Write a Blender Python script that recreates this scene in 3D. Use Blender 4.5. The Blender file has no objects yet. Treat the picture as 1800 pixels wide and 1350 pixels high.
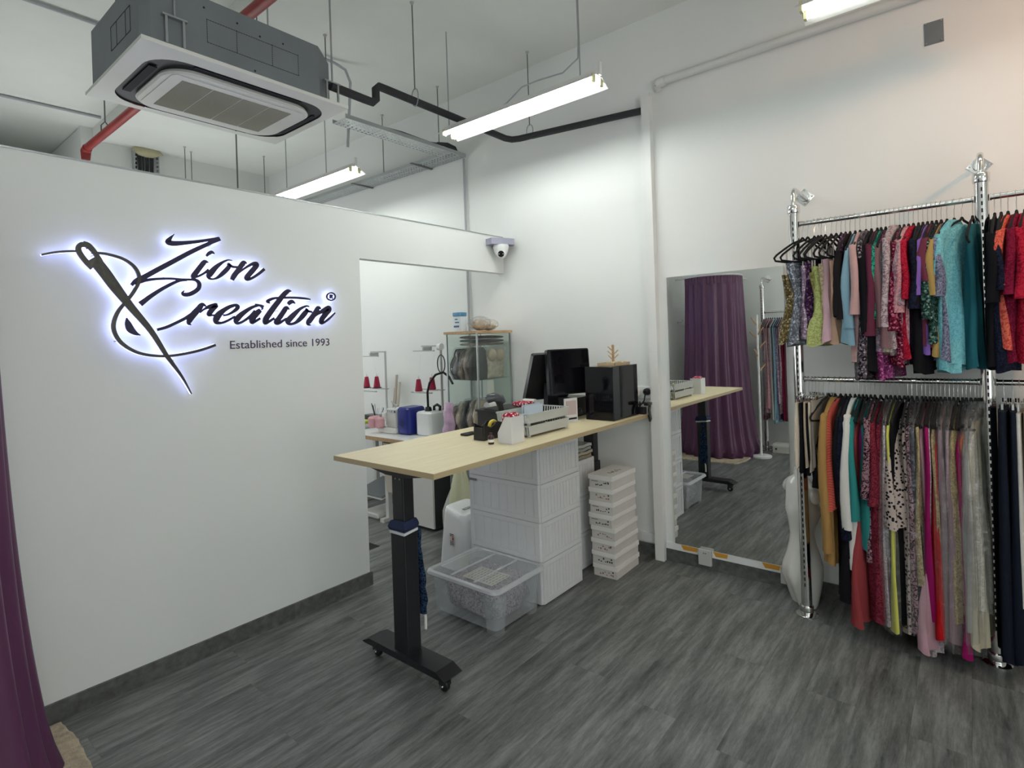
import bpy, math, random
from mathutils import Vector, Matrix
random.seed(7)
sc = bpy.context.scene
col = sc.collection
PI = math.pi
# ---------------------------------------------------------------- camera
cam = bpy.data.objects.new('camera', bpy.data.cameras.new('camera'))
col.objects.link(cam); sc.camera = cam
f, CX, CY = 985.0, 900.0, 595.0
X = Vector((1707-CX, -(568-CY), -f)).normalized()
Y = Vector((-301-CX, -(636-CY), -f)); Y = (Y-X*X.dot(Y)).normalized()
Z = X.cross(Y)
m = Matrix((X, Y, Z)).to_4x4()          # rows are the world axes seen from the camera
m.translation = (0, 0, 1.55)
cam.matrix_world = m
cam.data.sensor_fit = 'HORIZONTAL'; cam.data.sensor_width = 36
cam.data.lens = f*36/1800
cam.data.shift_x = 0; cam.data.shift_y = (CY-675)/1800
cam.data.clip_start = .02
# ---------------------------------------------------------------- world, exposure
w = bpy.data.worlds.new('world'); sc.world = w; w.use_nodes = True
w.node_tree.nodes['Background'].inputs[0].default_value = (.9, .95, 1, 1)
w.node_tree.nodes['Background'].inputs[1].default_value = .15
sc.view_settings.view_transform = 'Standard'; sc.view_settings.look = 'None'
sc.view_settings.gamma = 1; sc.view_settings.use_curve_mapping = False
sc.view_settings.exposure = 0.48
sc.cycles.transparent_max_bounces = 40
TUBE = 28.0            # emission of the fluorescent tubes
HALO = 2.2             # emission of the sign's LED backing
def spot(name, loc, aim, power, colr, size, blend=.8, rad=.05):
    l = bpy.data.lights.new(name, 'SPOT'); l.energy = power; l.color = colr
    l.spot_size = size; l.spot_blend = blend; l.shadow_soft_size = rad
    o = bpy.data.objects.new(name, l); col.objects.link(o); o.location = loc
    o.rotation_euler = (Vector(aim)-Vector(loc)).to_track_quat('-Z', 'Y').to_euler()
    return o
al = bpy.data.lights.new('front_fill_light', 'AREA'); al.shape = 'RECTANGLE'; al.size = 2.4; al.size_y = 2.8; al.energy = 46; al.color = (.95, .98, 1)  # fill panel added behind the camera to lift the ceiling and upper walls
ao = bpy.data.objects.new('front_fill_light', al); col.objects.link(ao); ao.location = (.3, -2.6, 1.5)
ao.rotation_euler = (Vector((-.12, 1, .9))).to_track_quat('-Z', 'Y').to_euler()
a2 = bpy.data.lights.new('workroom_fill_light', 'AREA'); a2.shape = 'RECTANGLE'; a2.size = 3.0; a2.size_y = 1.6; a2.energy = 42; a2.color = (.95, .98, 1)  # uplight added before the back wall to brighten the workroom; no window there
a2o = bpy.data.objects.new('workroom_fill_light', a2); col.objects.link(a2o); a2o.location = (1.9, 6.8, 1.6)
a2o.rotation_euler = (Vector((.1, -1, .55))).to_track_quat('-Z', 'Y').to_euler()
spot('warm_spot_light', (2.35, -1.3, 3.1), (3.62, -.5, 2.3), 34, (1, .42, .15), 2.0, 1.0, .05)

# ---------------------------------------------------------------- materials
def mat(name, c, rough=.6, metal=0, bump=0, bscale=60, var=0, vscale=8, spec=.5, emit=None, es=0,
        alpha=1, trans=0, stretch=None, sheen=0, coat=0):
    M = bpy.data.materials.new(name); M.use_nodes = True
    nt = M.node_tree; b = nt.nodes['Principled BSDF']; I = b.inputs
    I['Base Color'].default_value = (*c, 1); I['Roughness'].default_value = rough
    I['Metallic'].default_value = metal; I['Specular IOR Level'].default_value = spec
    I['Alpha'].default_value = alpha; I['Transmission Weight'].default_value = trans
    I['Sheen Weight'].default_value = sheen; I['Coat Weight'].default_value = coat
    if emit: I['Emission Color'].default_value = (*emit, 1); I['Emission Strength'].default_value = es
    if bump or var:
        tc = nt.nodes.new('ShaderNodeTexCoord'); mp = nt.nodes.new('ShaderNodeMapping')
        nt.links.new(tc.outputs['Object'], mp.inputs[0])
        if stretch: mp.inputs['Scale'].default_value = stretch
    if var:
        n = nt.nodes.new('ShaderNodeTexNoise'); n.inputs['Scale'].default_value = vscale; n.inputs['Detail'].default_value = 6
        nt.links.new(mp.outputs[0], n.inputs[0])
        r = nt.nodes.new('ShaderNodeValToRGB')
        r.color_ramp.elements[0].position = .3; r.color_ramp.elements[1].position = .7
        r.color_ramp.elements[0].color = (*[max(0, x*(1-var)) for x in c], 1)
        r.color_ramp.elements[1].color = (*[min(1, x*(1+var)) for x in c], 1)
        nt.links.new(n.outputs[0], r.inputs[0]); nt.links.new(r.outputs[0], I['Base Color'])
    if bump:
        n2 = nt.nodes.new('ShaderNodeTexNoise'); n2.inputs['Scale'].default_value = bscale; n2.inputs['Detail'].default_value = 5
        nt.links.new(mp.outputs[0], n2.inputs[0])
        bp = nt.nodes.new('ShaderNodeBump'); bp.inputs['Strength'].default_value = bump; bp.inputs['Distance'].default_value = .01
        nt.links.new(n2.outputs[0], bp.inputs['Height']); nt.links.new(bp.outputs[0], I['Normal'])
    return M

def fabric(name, c, kind='plain', c2=None, rough=.8):
    """plain / sequin / lace / floral / quilt cloth"""
    M = mat(name, c, rough, spec=.08)
    nt = M.node_tree; b = nt.nodes['Principled BSDF']; L = nt.links.new
    tc = nt.nodes.new('ShaderNodeTexCoord')
    c2 = c2 or tuple(x*.45 for x in c)
    if kind == 'plain':
        n = nt.nodes.new('ShaderNodeTexNoise'); n.inputs['Scale'].default_value = 14; n.inputs['Detail'].default_value = 5
        L(tc.outputs['Object'], n.inputs[0])
        bp = nt.nodes.new('ShaderNodeBump'); bp.inputs['Strength'].default_value = .35; bp.inputs['Distance'].default_value = .02
        L(n.outputs[0], bp.inputs['Height']); L(bp.outputs[0], b.inputs['Normal'])
        return M
    r = nt.nodes.new('ShaderNodeValToRGB')
    v = nt.nodes.new('ShaderNodeTexVoronoi')
    L(tc.outputs['Object'], v.inputs[0])
    if kind == 'sequin':
        v.inputs['Scale'].default_value = 130
        sp = nt.nodes.new('ShaderNodeSeparateColor'); L(v.outputs['Color'], sp.inputs[0])
        L(sp.outputs[0], r.inputs[0])
        e = r.color_ramp.elements
        e[0].position = .25; e[0].color = (*c2, 1); e[1].position = .75; e[1].color = (*c, 1)
        x = e.new(.93); x.color = (*[min(1, k*1.6+.12) for k in c], 1)
        b.inputs['Metallic'].default_value = .35; b.inputs['Roughness'].default_value = .42
        bp = nt.nodes.new('ShaderNodeBump'); bp.inputs['Strength'].default_value = .8; bp.inputs['Distance'].default_value = .004
        L(sp.outputs[1], bp.inputs['Height']); L(bp.outputs[0], b.inputs['Normal'])
    elif kind == 'lace':
        n = nt.nodes.new('ShaderNodeTexNoise'); n.inputs['Scale'].default_value = 45; n.inputs['Detail'].default_value = 3
        n.inputs['Distortion'].default_value = 2.5
        L(tc.outputs['Object'], n.inputs[0]); L(n.outputs[0], r.inputs[0])
        e = r.color_ramp.elements
        e[0].position = .44; e[0].color = (*c2, 1); e[1].position = .54; e[1].color = (*c, 1)
        bp = nt.nodes.new('ShaderNodeBump'); bp.inputs['Strength'].default_value = .7; bp.inputs['Distance'].default_value = .006
        L(n.outputs[0], bp.inputs['Height']); L(bp.outputs[0], b.inputs['Normal'])
    elif kind == 'floral':
        v.inputs['Scale'].default_value = 60
        L(v.outputs['Distance'], r.inputs[0])
        e = r.color_ramp.elements
        e[0].position = .32; e[0].color = (*c2, 1); e[1].position = .42; e[1].color = (*c, 1)
    elif kind == 'quilt':
        wv = nt.nodes.new('ShaderNodeTexWave'); wv.wave_type = 'BANDS'; wv.bands_direction = 'DIAGONAL'
        wv.inputs['Scale'].default_value = 45; wv.inputs['Distortion'].default_value = 3
        L(tc.outputs['Object'], wv.inputs[0]); L(wv.outputs[0], r.inputs[0])
        e = r.color_ramp.elements
        e[0].position = .1; e[0].color = (*c2, 1); e[1].position = .5; e[1].color = (*c, 1)
    L(r.outputs[0], b.inputs['Base Color'])
    return M

def clear_film(name, tint=(.9, .92, .93), k=.22, rough=.12, milky=0.0):
    M = bpy.data.materials.new(name); M.use_nodes = True
    nt = M.node_tree; nt.nodes.remove(nt.nodes['Principled BSDF'])
    out = nt.nodes['Material Output']; L = nt.links.new
    t = nt.nodes.new('ShaderNodeBsdfTransparent'); t.inputs[0].default_value = (*tint, 1)
    g = nt.nodes.new('ShaderNodeBsdfGlossy'); g.inputs['Roughness'].default_value = rough
    lw = nt.nodes.new('ShaderNodeLayerWeight'); lw.inputs[0].default_value = .5
    fr = nt.nodes.new('ShaderNodeMath'); fr.operation = 'POWER'; fr.inputs[1].default_value = 4; L(lw.outputs['Facing'], fr.inputs[0])
    mx = nt.nodes.new('ShaderNodeMixShader')
    ma = nt.nodes.new('ShaderNodeMath'); ma.operation = 'ADD'; ma.inputs[1].default_value = .03+k*.25; ma.use_clamp = True
    L(fr.outputs[0], ma.inputs[0]); L(ma.outputs[0], mx.inputs[0])
    L(t.outputs[0], mx.inputs[1]); L(g.outputs[0], mx.inputs[2])
    n = nt.nodes.new('ShaderNodeTexNoise'); n.inputs['Scale'].default_value = 18; n.inputs['Detail'].default_value = 4
    tc = nt.nodes.new('ShaderNodeTexCoord'); L(tc.outputs['Object'], n.inputs[0])
    bp = nt.nodes.new('ShaderNodeBump'); bp.inputs['Strength'].default_value = .9 if k > .1 else 0; bp.inputs['Distance'].default_value = .02
    L(n.outputs[0], bp.inputs['Height']); L(bp.outputs[0], g.inputs['Normal'])
    last = mx
    if milky:
        d = nt.nodes.new('ShaderNodeBsdfDiffuse'); d.inputs[0].default_value = (.85, .88, .9, 1)
        m2 = nt.nodes.new('ShaderNodeMixShader'); m2.inputs[0].default_value = milky
        L(mx.outputs[0], m2.inputs[1]); L(d.outputs[0], m2.inputs[2]); last = m2
    L(last.outputs[0], out.inputs[0])
    return M

MW = mat('white_paint', (.80, .815, .795), .75, bump=.03, bscale=90)
MC = mat('ceiling_paint', (.76, .78, .735), .9, bump=.05, bscale=40, var=.03, vscale=2)
MWP = mat('white_plastic', (.8, .81, .81), .35)
MWM = mat('white_metal', (.75, .75, .72), .45)
MSK = mat('skirting_stone', (.10, .102, .097), .6, var=.35, vscale=30)
MBK = mat('black_metal', (.012, .012, .015), .45, bump=.1, bscale=300)
MBP = mat('black_plastic', (.012, .012, .014), .35)
MGB = mat('glossy_black', (.004, .004, .006), .05, spec=.35)
MRB = mat('black_rubber_foam', (.03, .032, .036), .8)
MCH = mat('chrome', (.75, .75, .74), .12, 1)
MST = mat('steel', (.42, .44, .45), .4, 1)
MGS = mat('grey_steel_sheet', (.19, .21, .225), .55, .25, var=.08, vscale=5)
MIV = mat('ivory_plastic', (.70, .70, .66), .5)
MGR = mat('filter_beige', (.34, .33, .27), .85, bump=.5, bscale=400)
MRD = mat('red_pipe', (.30, .03, .025), .45, var=.15)
MVL = mat('black_velvet', (.006, .006, .007), .95)
MWD = mat('light_wood', (.50, .32, .17), .6, var=.2, vscale=12, stretch=(1, 8, 1))
MOR = mat('orange_tape', (.62, .29, .03), .6)
MPP = mat('white_paper', (.75, .74, .7), .8)
MINK = mat('black_ink', (.02, .02, .02), .8)
MRK = mat('red_ink', (.45, .05, .06), .7)
MBR = mat('brown_ink', (.30, .14, .08), .8)
MKR = mat('cream_shoebox', (.60, .585, .55), .75, var=.04, vscale=6)
MGL = clear_film('glass_pane', (.95, .98, .965), .04, .02)
MFL = clear_film('plastic_film', (.95, .95, .95), .12, .18, .03)
MBX = clear_film('clear_polypropylene', (.94, .96, .97), .1, .1, .20)

def floor_mat():
    M = mat('grey_wood_vinyl', (.05, .052, .053), .5)
    nt = M.node_tree; b = nt.nodes['Principled BSDF']; L = nt.links.new
    geo = nt.nodes.new('ShaderNodeNewGeometry'); oi = nt.nodes.new('ShaderNodeObjectInfo')
    mp = nt.nodes.new('ShaderNodeMapping'); mp.inputs['Scale'].default_value = (1.1, 9, 1)
    L(geo.outputs['Position'], mp.inputs[0])
    cmb = nt.nodes.new('ShaderNodeCombineXYZ'); mu = nt.nodes.new('ShaderNodeMath'); mu.operation = 'MULTIPLY'; mu.inputs[1].default_value = 7
    L(oi.outputs['Random'], mu.inputs[0]); L(mu.outputs[0], cmb.inputs[0])
    L(cmb.outputs[0], mp.inputs['Location'])
    n1 = nt.nodes.new('ShaderNodeTexNoise'); n1.inputs['Scale'].default_value = 2.2; n1.inputs['Detail'].default_value = 8; n1.inputs['Roughness'].default_value = .68
    L(mp.outputs[0], n1.inputs[0])
    mp2 = nt.nodes.new('ShaderNodeMapping'); mp2.inputs['Scale'].default_value = (14, 60, 1); L(geo.outputs['Position'], mp2.inputs[0])
    n2 = nt.nodes.new('ShaderNodeTexNoise'); n2.inputs['Scale'].default_value = 1.5; n2.inputs['Detail'].default_value = 6; n2.inputs['Roughness'].default_value = .8
    L(mp2.outputs[0], n2.inputs[0])
    ad = nt.nodes.new('ShaderNodeMath'); ad.operation = 'MULTIPLY_ADD'; ad.inputs[1].default_value = .35
    L(n2.outputs[0], ad.inputs[0]); L(n1.outputs[0], ad.inputs[2])
    a2 = nt.nodes.new('ShaderNodeMath'); a2.operation = 'MULTIPLY_ADD'; a2.inputs[1].default_value = .03
    L(oi.outputs['Random'], a2.inputs[0]); L(ad.outputs[0], a2.inputs[2])
    r = nt.nodes.new('ShaderNodeValToRGB'); L(a2.outputs[0], r.inputs[0])
    e = r.color_ramp.elements
    e[0].position = .50; e[0].color = (.045, .048, .048, 1); e[1].position = .86; e[1].color = (.245, .254, .246, 1)
    x = e.new(.67); x.color = (.130, .134, .130, 1)
    L(r.outputs[0], b.inputs['Base Color'])
    bp = nt.nodes.new('ShaderNodeBump'); bp.inputs['Strength'].default_value = .25; bp.inputs['Distance'].default_value = .003
    L(ad.outputs[0], bp.inputs['Height']); L(bp.outputs[0], b.inputs['Normal'])
    b.inputs['Roughness'].default_value = .42
    return M
MFLOOR = floor_mat()

def wood_top():
    M = mat('pale_oak_laminate', (.62, .50, .30), .45)
    nt = M.node_tree; b = nt.nodes['Principled BSDF']; L = nt.links.new
    tc = nt.nodes.new('ShaderNodeTexCoord'); mp = nt.nodes.new('ShaderNodeMapping'); mp.inputs['Scale'].default_value = (1.5, 22, 22)
    L(tc.outputs['Object'], mp.inputs[0])
    n = nt.nodes.new('ShaderNodeTexNoise'); n.inputs['Scale'].default_value = 2; n.inputs['Detail'].default_value = 7
    L(mp.outputs[0], n.inputs[0])
    r = nt.nodes.new('ShaderNodeValToRGB'); L(n.outputs[0], r.inputs[0]); e = r.color_ramp.elements
    e[0].position = .3; e[0].color = (.80, .68, .43, 1); e[1].position = .7; e[1].color = (.88, .785, .53, 1)
    L(r.outputs[0], b.inputs['Base Color'])
    return M
MOAK = wood_top()

# ---------------------------------------------------------------- mesh helpers
class MB:
    def __init__(s): s.v = []; s.f = []; s.mi = []; s.cur = 0; s.cuts = []
    def add(s, vs, fs):
        n = len(s.v); s.cuts.append((n, len(s.f))); s.v += [tuple(p) for p in vs]
        s.f += [tuple(i+n for i in q) for q in fs]; s.mi += [s.cur]*len(fs)
    def box(s, x0, x1, y0, y1, z0, z1, rot=0, c=None):
        vs = [(x, y, z) for z in (z0, z1) for y in (y0, y1) for x in (x0, x1)]
        if rot:
            cx, cy = c or ((x0+x1)/2, (y0+y1)/2); ca, sa = math.cos(rot), math.sin(rot)
            vs = [(cx+(x-cx)*ca-(y-cy)*sa, cy+(x-cx)*sa+(y-cy)*ca, z) for x, y, z in vs]
        s.add(vs, [(0, 2, 3, 1), (4, 5, 7, 6), (0, 1, 5, 4), (2, 6, 7, 3), (0, 4, 6, 2), (1, 3, 7, 5)])
    def rbox(s, x0, x1, y0, y1, z0, z1, r=.01, seg=3, zr=None):
        """box with rounded vertical edges and a small chamfer above and below"""
        pts = []
        for cx, cy, a0 in ((x1-r, y1-r, 0), (x0+r, y1-r, 90), (x0+r, y0+r, 180), (x1-r, y0+r, 270)):
            for k in range(seg+1):
                a = math.radians(a0+90*k/seg); pts.append((cx+r*math.cos(a), cy+r*math.sin(a)))
        h = min(r, (z1-z0)/3) if zr is None else zr
        cx, cy = (x0+x1)/2, (y0+y1)/2
        def ins(d): return [(cx+(x-cx)*(1-d/max(1e-6, (x1-x0)/2)), cy+(y-cy)*(1-d/max(1e-6, (y1-y0)/2))) for x, y in pts]
        rings = [[(x, y, z0) for x, y in ins(h*.6)], [(x, y, z0+h*.7) for x, y in pts], [(x, y, z1-h*.7) for x, y in pts], [(x, y, z1) for x, y in ins(h*.6)]]
        s.loft(rings)
    def loft(s, rings, caps=True, closed=True):
        n = len(rings[0]); vs = [p for r in rings for p in r]; fs = []
        for i in range(len(rings)-1):
            for j in range(n if closed else n-1):
                k = (j+1) % n
                fs.append((i*n+j, i*n+k, (i+1)*n+k, (i+1)*n+j))
        if caps and closed:
            fs.append(tuple(reversed(range(n)))); fs.append(tuple((len(rings)-1)*n+j for j in range(n)))
        s.add(vs, fs)
    def lathe(s, prof, c=(0, 0, 0), seg=20, axis='z'):
        rings = []
        for r, h in prof:
            ring = []
            for k in range(seg):
                a = 2*PI*k/seg; p = (r*math.cos(a), r*math.sin(a), h)
                if axis == 'x': p = (p[2], p[0], p[1])
                if axis == 'y': p = (p[1], p[2], p[0])
                ring.append((c[0]+p[0], c[1]+p[1], c[2]+p[2]))
            rings.append(ring)
        s.loft(rings)
    def tube(s, pts, r, seg=8, close=False):
        pts = [Vector(p) for p in pts]; n = len(pts); rings = []; up = Vector((0, 0, 1)); N = None
        for i, p in enumerate(pts):
            if close: t = pts[(i+1) % n]-pts[i-1]
            else: t = (pts[min(i+1, n-1)]-pts[max(i-1, 0)])
            t.normalize()
            if N is None: N = t.cross(up if abs(t.z) < .9 else Vector((1, 0, 0))).normalized()
            N = (N-t*N.dot(t)).normalized(); B = t.cross(N)
            rr = r[i] if isinstance(r, (list, tuple)) else r
            rings.append([tuple(p+(N*math.cos(2*PI*k/seg)+B*math.sin(2*PI*k/seg))*rr) for k in range(seg)])
        if close: rings.append(rings[0])
        s.loft(rings, caps=not close)
    def prism(s, poly, a0, a1, axis='z'):
        """poly of 2-D points extruded along an axis"""
        def P(u, v, a): return {'z': (u, v, a), 'y': (u, a, v), 'x': (a, u, v)}[axis]
        n = len(poly); vs = [P(u, v, a0) for u, v in poly]+[P(u, v, a1) for u, v in poly]
        fs = [tuple(range(n))[::-1], tuple(range(n, 2*n))]+[(i, (i+1) % n, n+(i+1) % n, n+i) for i in range(n)]
        s.add(vs, fs)
    def ball(s, c, rx, ry, rz, seg=12, rg=8, nz=0):
        rings = []
        for i in range(rg+1):
            a = -PI/2+PI*i/rg
            ring = []
            for k in range(seg):
                b = 2*PI*k/seg; q = 1+nz*(random.random()-.5) if 0 < i < rg else 1
                ring.append((c[0]+rx*q*max(.02, math.cos(a))*math.cos(b), c[1]+ry*q*max(.02, math.cos(a))*math.sin(b), c[2]+rz*math.sin(a)))
            rings.append(ring)
        s.loft(rings)

def build(name, mb, mats, parent=None, smooth=False, loc=None, kind=None, label=None):
    off = Vector((0, 0, 0))
    if parent is not None:
        p = parent; off = Vector(p.get('org', (0, 0, 0)))
    elif loc is not None: off = Vector(loc)
    me = bpy.data.meshes.new(name)
    me.from_pydata([(x-off.x, y-off.y, z-off.z) for x, y, z in mb.v], [], mb.f)
    for mm in (mats if isinstance(mats, (list, tuple)) else [mats]): me.materials.append(mm)
    if any(mb.mi):
        me.polygons.foreach_set('material_index', mb.mi)
    import bmesh
    bm = bmesh.new(); bm.from_mesh(me); bmesh.ops.recalc_face_normals(bm, faces=bm.faces); bm.to_mesh(me); bm.free()
    if smooth:
        me.polygons.foreach_set('use_smooth', [True]*len(me.polygons))
        try: me.set_sharp_from_angle(angle=math.radians(smooth if smooth is not True else 40))
        except Exception: pass
    o = bpy.data.objects.new(name, me); col.objects.link(o)
    if parent is not None: o.parent = parent; o['org'] = tuple(off)
    else: o.location = off; o['org'] = tuple(off)
    if kind: o['kind'] = kind
    if label: o['label'] = label
    return o
def each(name, mb, mats, parent, smooth=False, group=1):
    """every shape added to mb becomes an object of its own (group = shapes per object)"""
    cuts = mb.cuts+[(len(mb.v), len(mb.f))]; out = []
    for i in range(0, len(cuts)-1, group):
        j = min(i+group, len(cuts)-1)
        q = MB(); v0, f0 = cuts[i]; v1, f1 = cuts[j]
        q.v = mb.v[v0:v1]; q.f = [tuple(k-v0 for k in f) for f in mb.f[f0:f1]]; q.mi = [0]*len(q.f)
        out.append(build(name, q, mats, parent, smooth))
    return out
def tag(o, label, cat, group=None, kind=None):
    o['label'] = label; o['category'] = cat
    if group: o['group'] = group
    if kind: o['kind'] = kind
    return o
def thing(name, label, cat, loc=(0, 0, 0), group=None):
    o = bpy.data.objects.new(name, None); col.objects.link(o); o.location = loc; o['org'] = tuple(loc)
    o.empty_display_size = .1
    return tag(o, label, cat, group)
def struct(name, mb, m, parent=None):
    o = build(name, mb, m, parent)
    if parent is None: o['kind'] = 'structure'
    return o
def B(*a, **k):
    q = MB(); q.box(*a, **k); return q
def T(pts, r, seg=8):
    q = MB(); q.tube(pts, r, seg); return q
def copy_tree(o, parent=None):
    c = o.copy(); col.objects.link(c)
    if parent is not None: c.parent = parent
    for ch in list(o.children): copy_tree(ch, c)
    return c
def arc(c, r, a0, a1, n, plane='xz', y=0):
    out = []
    for k in range(n+1):
        a = math.radians(a0+(a1-a0)*k/n)
        u, v = c[0]+r*math.cos(a), c[1]+r*math.sin(a)
        out.append((u, y, v) if plane == 'xz' else ((u, v, y) if plane == 'xy' else (y, u, v)))
    return out
def text_strokes(mb, x0, z0, w, h, y, n=8, axis='y'):
    """small marker-pen scribbles: short bars at irregular heights"""
    for k in range(n):
        u = x0+w*(k+.2)/n; hh = h*random.uniform(.3, 1)
        if axis == 'y': mb.box(u, u+w/n*.55, y-.0006, y+.0006, z0, z0+hh)
        else: mb.box(y-.0006, y+.0006, u, u+w/n*.55, z0, z0+hh)
# ================================================================ THE ROOM
XW = 3.62; YP = 3.03; ZC = 3.73; XL = -.75; YB = 6.9; YR = -3.2
fl = struct('floor', B(XL-.1, XW+.1, YR-.1, 9.7, -.1, -.0045), mat('floor_screed', (.012, .012, .012), .9))
pm = MB(); PLx, PLy = 1.22, .184
pm.box(.0003, PLx-.0003, .0003, PLy-.0003, -.004, 0)
plank0 = None; row = 0; y = -1.25
while y < YB:
    x = XL-((row*.47) % 1.0)*PLx
    while x < XW:
        if x < XW-.02 and y > -1.3 and not (y > 3.2 and x < 1.6):
            x0, x1 = max(x, XL), min(x+PLx, XW)
            if x1-x0 > PLx-.01:
                if plank0 is None:
                    plank0 = build('plank', pm, MFLOOR); plank0['org'] = (0, 0, 0); p = plank0
                else: p = plank0.copy(); col.objects.link(p)
                p.location = (x, y, 0)
            else:
                p = build('plank', B(.0003, x1-x0-.0003, .0003, PLy-.0003, -.004, 0), MFLOOR); p.location = (x0, y, 0)
            p.parent = fl
        x += PLx
    y += PLy; row += 1
q = MB(); q.box(XL, XW, YR, -1.25, -.004, 0); struct('floor_covering', q, MFLOOR, fl)
q = MB(); q.box(XL, 1.3, 3.2, 9.6, -.004, -.001); struct('floor_covering', q, MFLOOR, fl)

struct('ceiling', B(1.76, XW+.1, YR, YB, ZC, ZC+.3), MC)
q = MB(); q.box(XL-.1, 1.76, YR, 9.7, ZC+.12, ZC+.3); struct('ceiling_recess', q, MC)
struct('wall_right', B(XW, XW+.12, YR, YB+.1, 0, ZC+.3), MW)
struct('wall_left', B(XL-.12, XL, YR, 9.7, 0, ZC+.3), MW)
q = MB(); q.box(1.66, XW+.12, YB, YB+.1, 0, ZC+.3); q.box(1.66, 1.76, YB+.1, 9.6, 0, ZC+.11); q.box(XL-.12, 1.76, 9.6, 9.7, 0, ZC+.11); struct('wall_back', q, MW)
struct('wall_front', B(XL-.12, XW+.12, YR-.12, YR, 0, ZC+.3), MW)
q = MB(); q.box(XL, 2.176, YP, YP+.065, 0, 2.4); q.box(2.176, XW, YP, YP+.065, 2.10, 2.4)
struct('wall_partition', q, MW)
q = MB(); q.box(XL, 2.19, YP-.012, YP, 0, .083); q.box(2.176, 2.19, YP, YP+.065, 0, .083); q.box(XL, XW, YP-.004, YP+.069, 2.4, 2.406)
struct('baseboard_partition', B(XL, 2.19, YP-.012, YP+.068, 0, .083), MSK)
struct('trim_1', B(XL, XW, YP-.003, YP+.068, 2.4, 2.408), MST)
struct('baseboard_right', B(XW-.012, XW, YR, YP, 0, .085), MSK)
q = MB(); q.box(XW-.02, XW, 1.72, YP+1.2, .10, .165); struct('trim_2', q, MWP)
# white boxed cable trunking running down the wall
q = MB(); q.box(3.572, XW, 1.655, 1.715, 0, 3.19); q.box(3.568, 3.572, 1.652, 1.718, 0, 1.09); struct('trim_3', q, mat('white_pvc', (.78, .79, .77), .5))
# capped pipe along the wall
q = MB(); q.tube([(3.59, 1.56, 3.245), (3.59, -1.5, 3.245)], .026, 12); q.tube([(3.59, 1.60, 3.238), (3.59, 1.54, 3.246)], .033, 12)
q.tube([(3.585, 1.60, 3.23), (3.615, 1.60, 3.2)], .02, 8)
tag(build('wall_pipe', q, mat('white_pipe', (.70, .71, .69), .5), smooth=True, loc=(3.59, 0, 3.2)), 'white painted pipe fixed high along the right wall', 'pipe')
t = thing('cover_plate', 'square grey metal cover plate high on the right wall', 'cover plate', (3.62, .11, 3.04))
build('plate', B(3.616, 3.62, .068, .148, 2.985, 3.10), MGS, t)
q = MB(); [q.lathe([(.004, -.0055), (.004, 0)], (3.6155, a, b), 8, 'x') for a in (.076, .14) for b in (2.993, 3.092)]
each('screw', q, MST, t)

# ---------------------------------------------------------------- mirror on the right wall
t = thing('wall_mirror', 'tall frameless mirror on the right wall beside the racks', 'mirror', (3.61, 1.22, .13))
MIR = mat('mirror_silver', (.86, .885, .87), .0, 1, spec=1)
build('mirror_glass', B(3.604, 3.609, .855, 1.586, .130, 1.928), [MIR], t)
build('backing', B(3.6095, 3.6195, .857, 1.584, .132, 1.926), mat('mirror_backing', (.45, .5, .48), .7), t)
t2 = thing('ledge_strip', 'white strip under the wall mirror above the stone skirting', 'ledge', (3.61, 1.2, .09))
build('strip', B(3.600, 3.6195, .84, 1.652, .086, .128), MWP, t2)
for k, (a, lab) in enumerate(((1.335, 'pale metal box clip under the mirror nearer the desk'), (.835, 'pale metal box clip under the mirror beside the clothes rack'))):
    c = thing('mirror_clip', lab, 'bracket', (3.58, a, .05), 'clips holding the mirror')
    q = MB(); q.rbox(3.575, 3.599, a, a+.085, .035, .136, .003, 1); build('clip_body', q, mat('clip_grey', (.55, .55, .53), .5), c, smooth=True)
    q = MB(); [q.lathe([(.0035, -.002), (.0035, 0)], (3.575, a+dd, .115), 8, 'x') for dd in (.035, .048)]; each('screw', q, MINK, c)
for k, (a, b, lab) in enumerate(((1.43, 1.545, 'orange tape strip on the ledge, closest to the desk'), (1.235, 1.33, 'orange tape strip just right of the first mirror clip'), (.925, 1.03, 'orange tape strip near the clothes rack end of the mirror'))):
    q = MB(); q.prism([(b, .128), (a+.0, .128), (a+.006, .101), (b-.018, .098)], 3.5985, 3.5998, 'x')
    tag(build('tape_strip', q, MOR, loc=(3.599, a, .1)), lab, 'tape')

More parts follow.
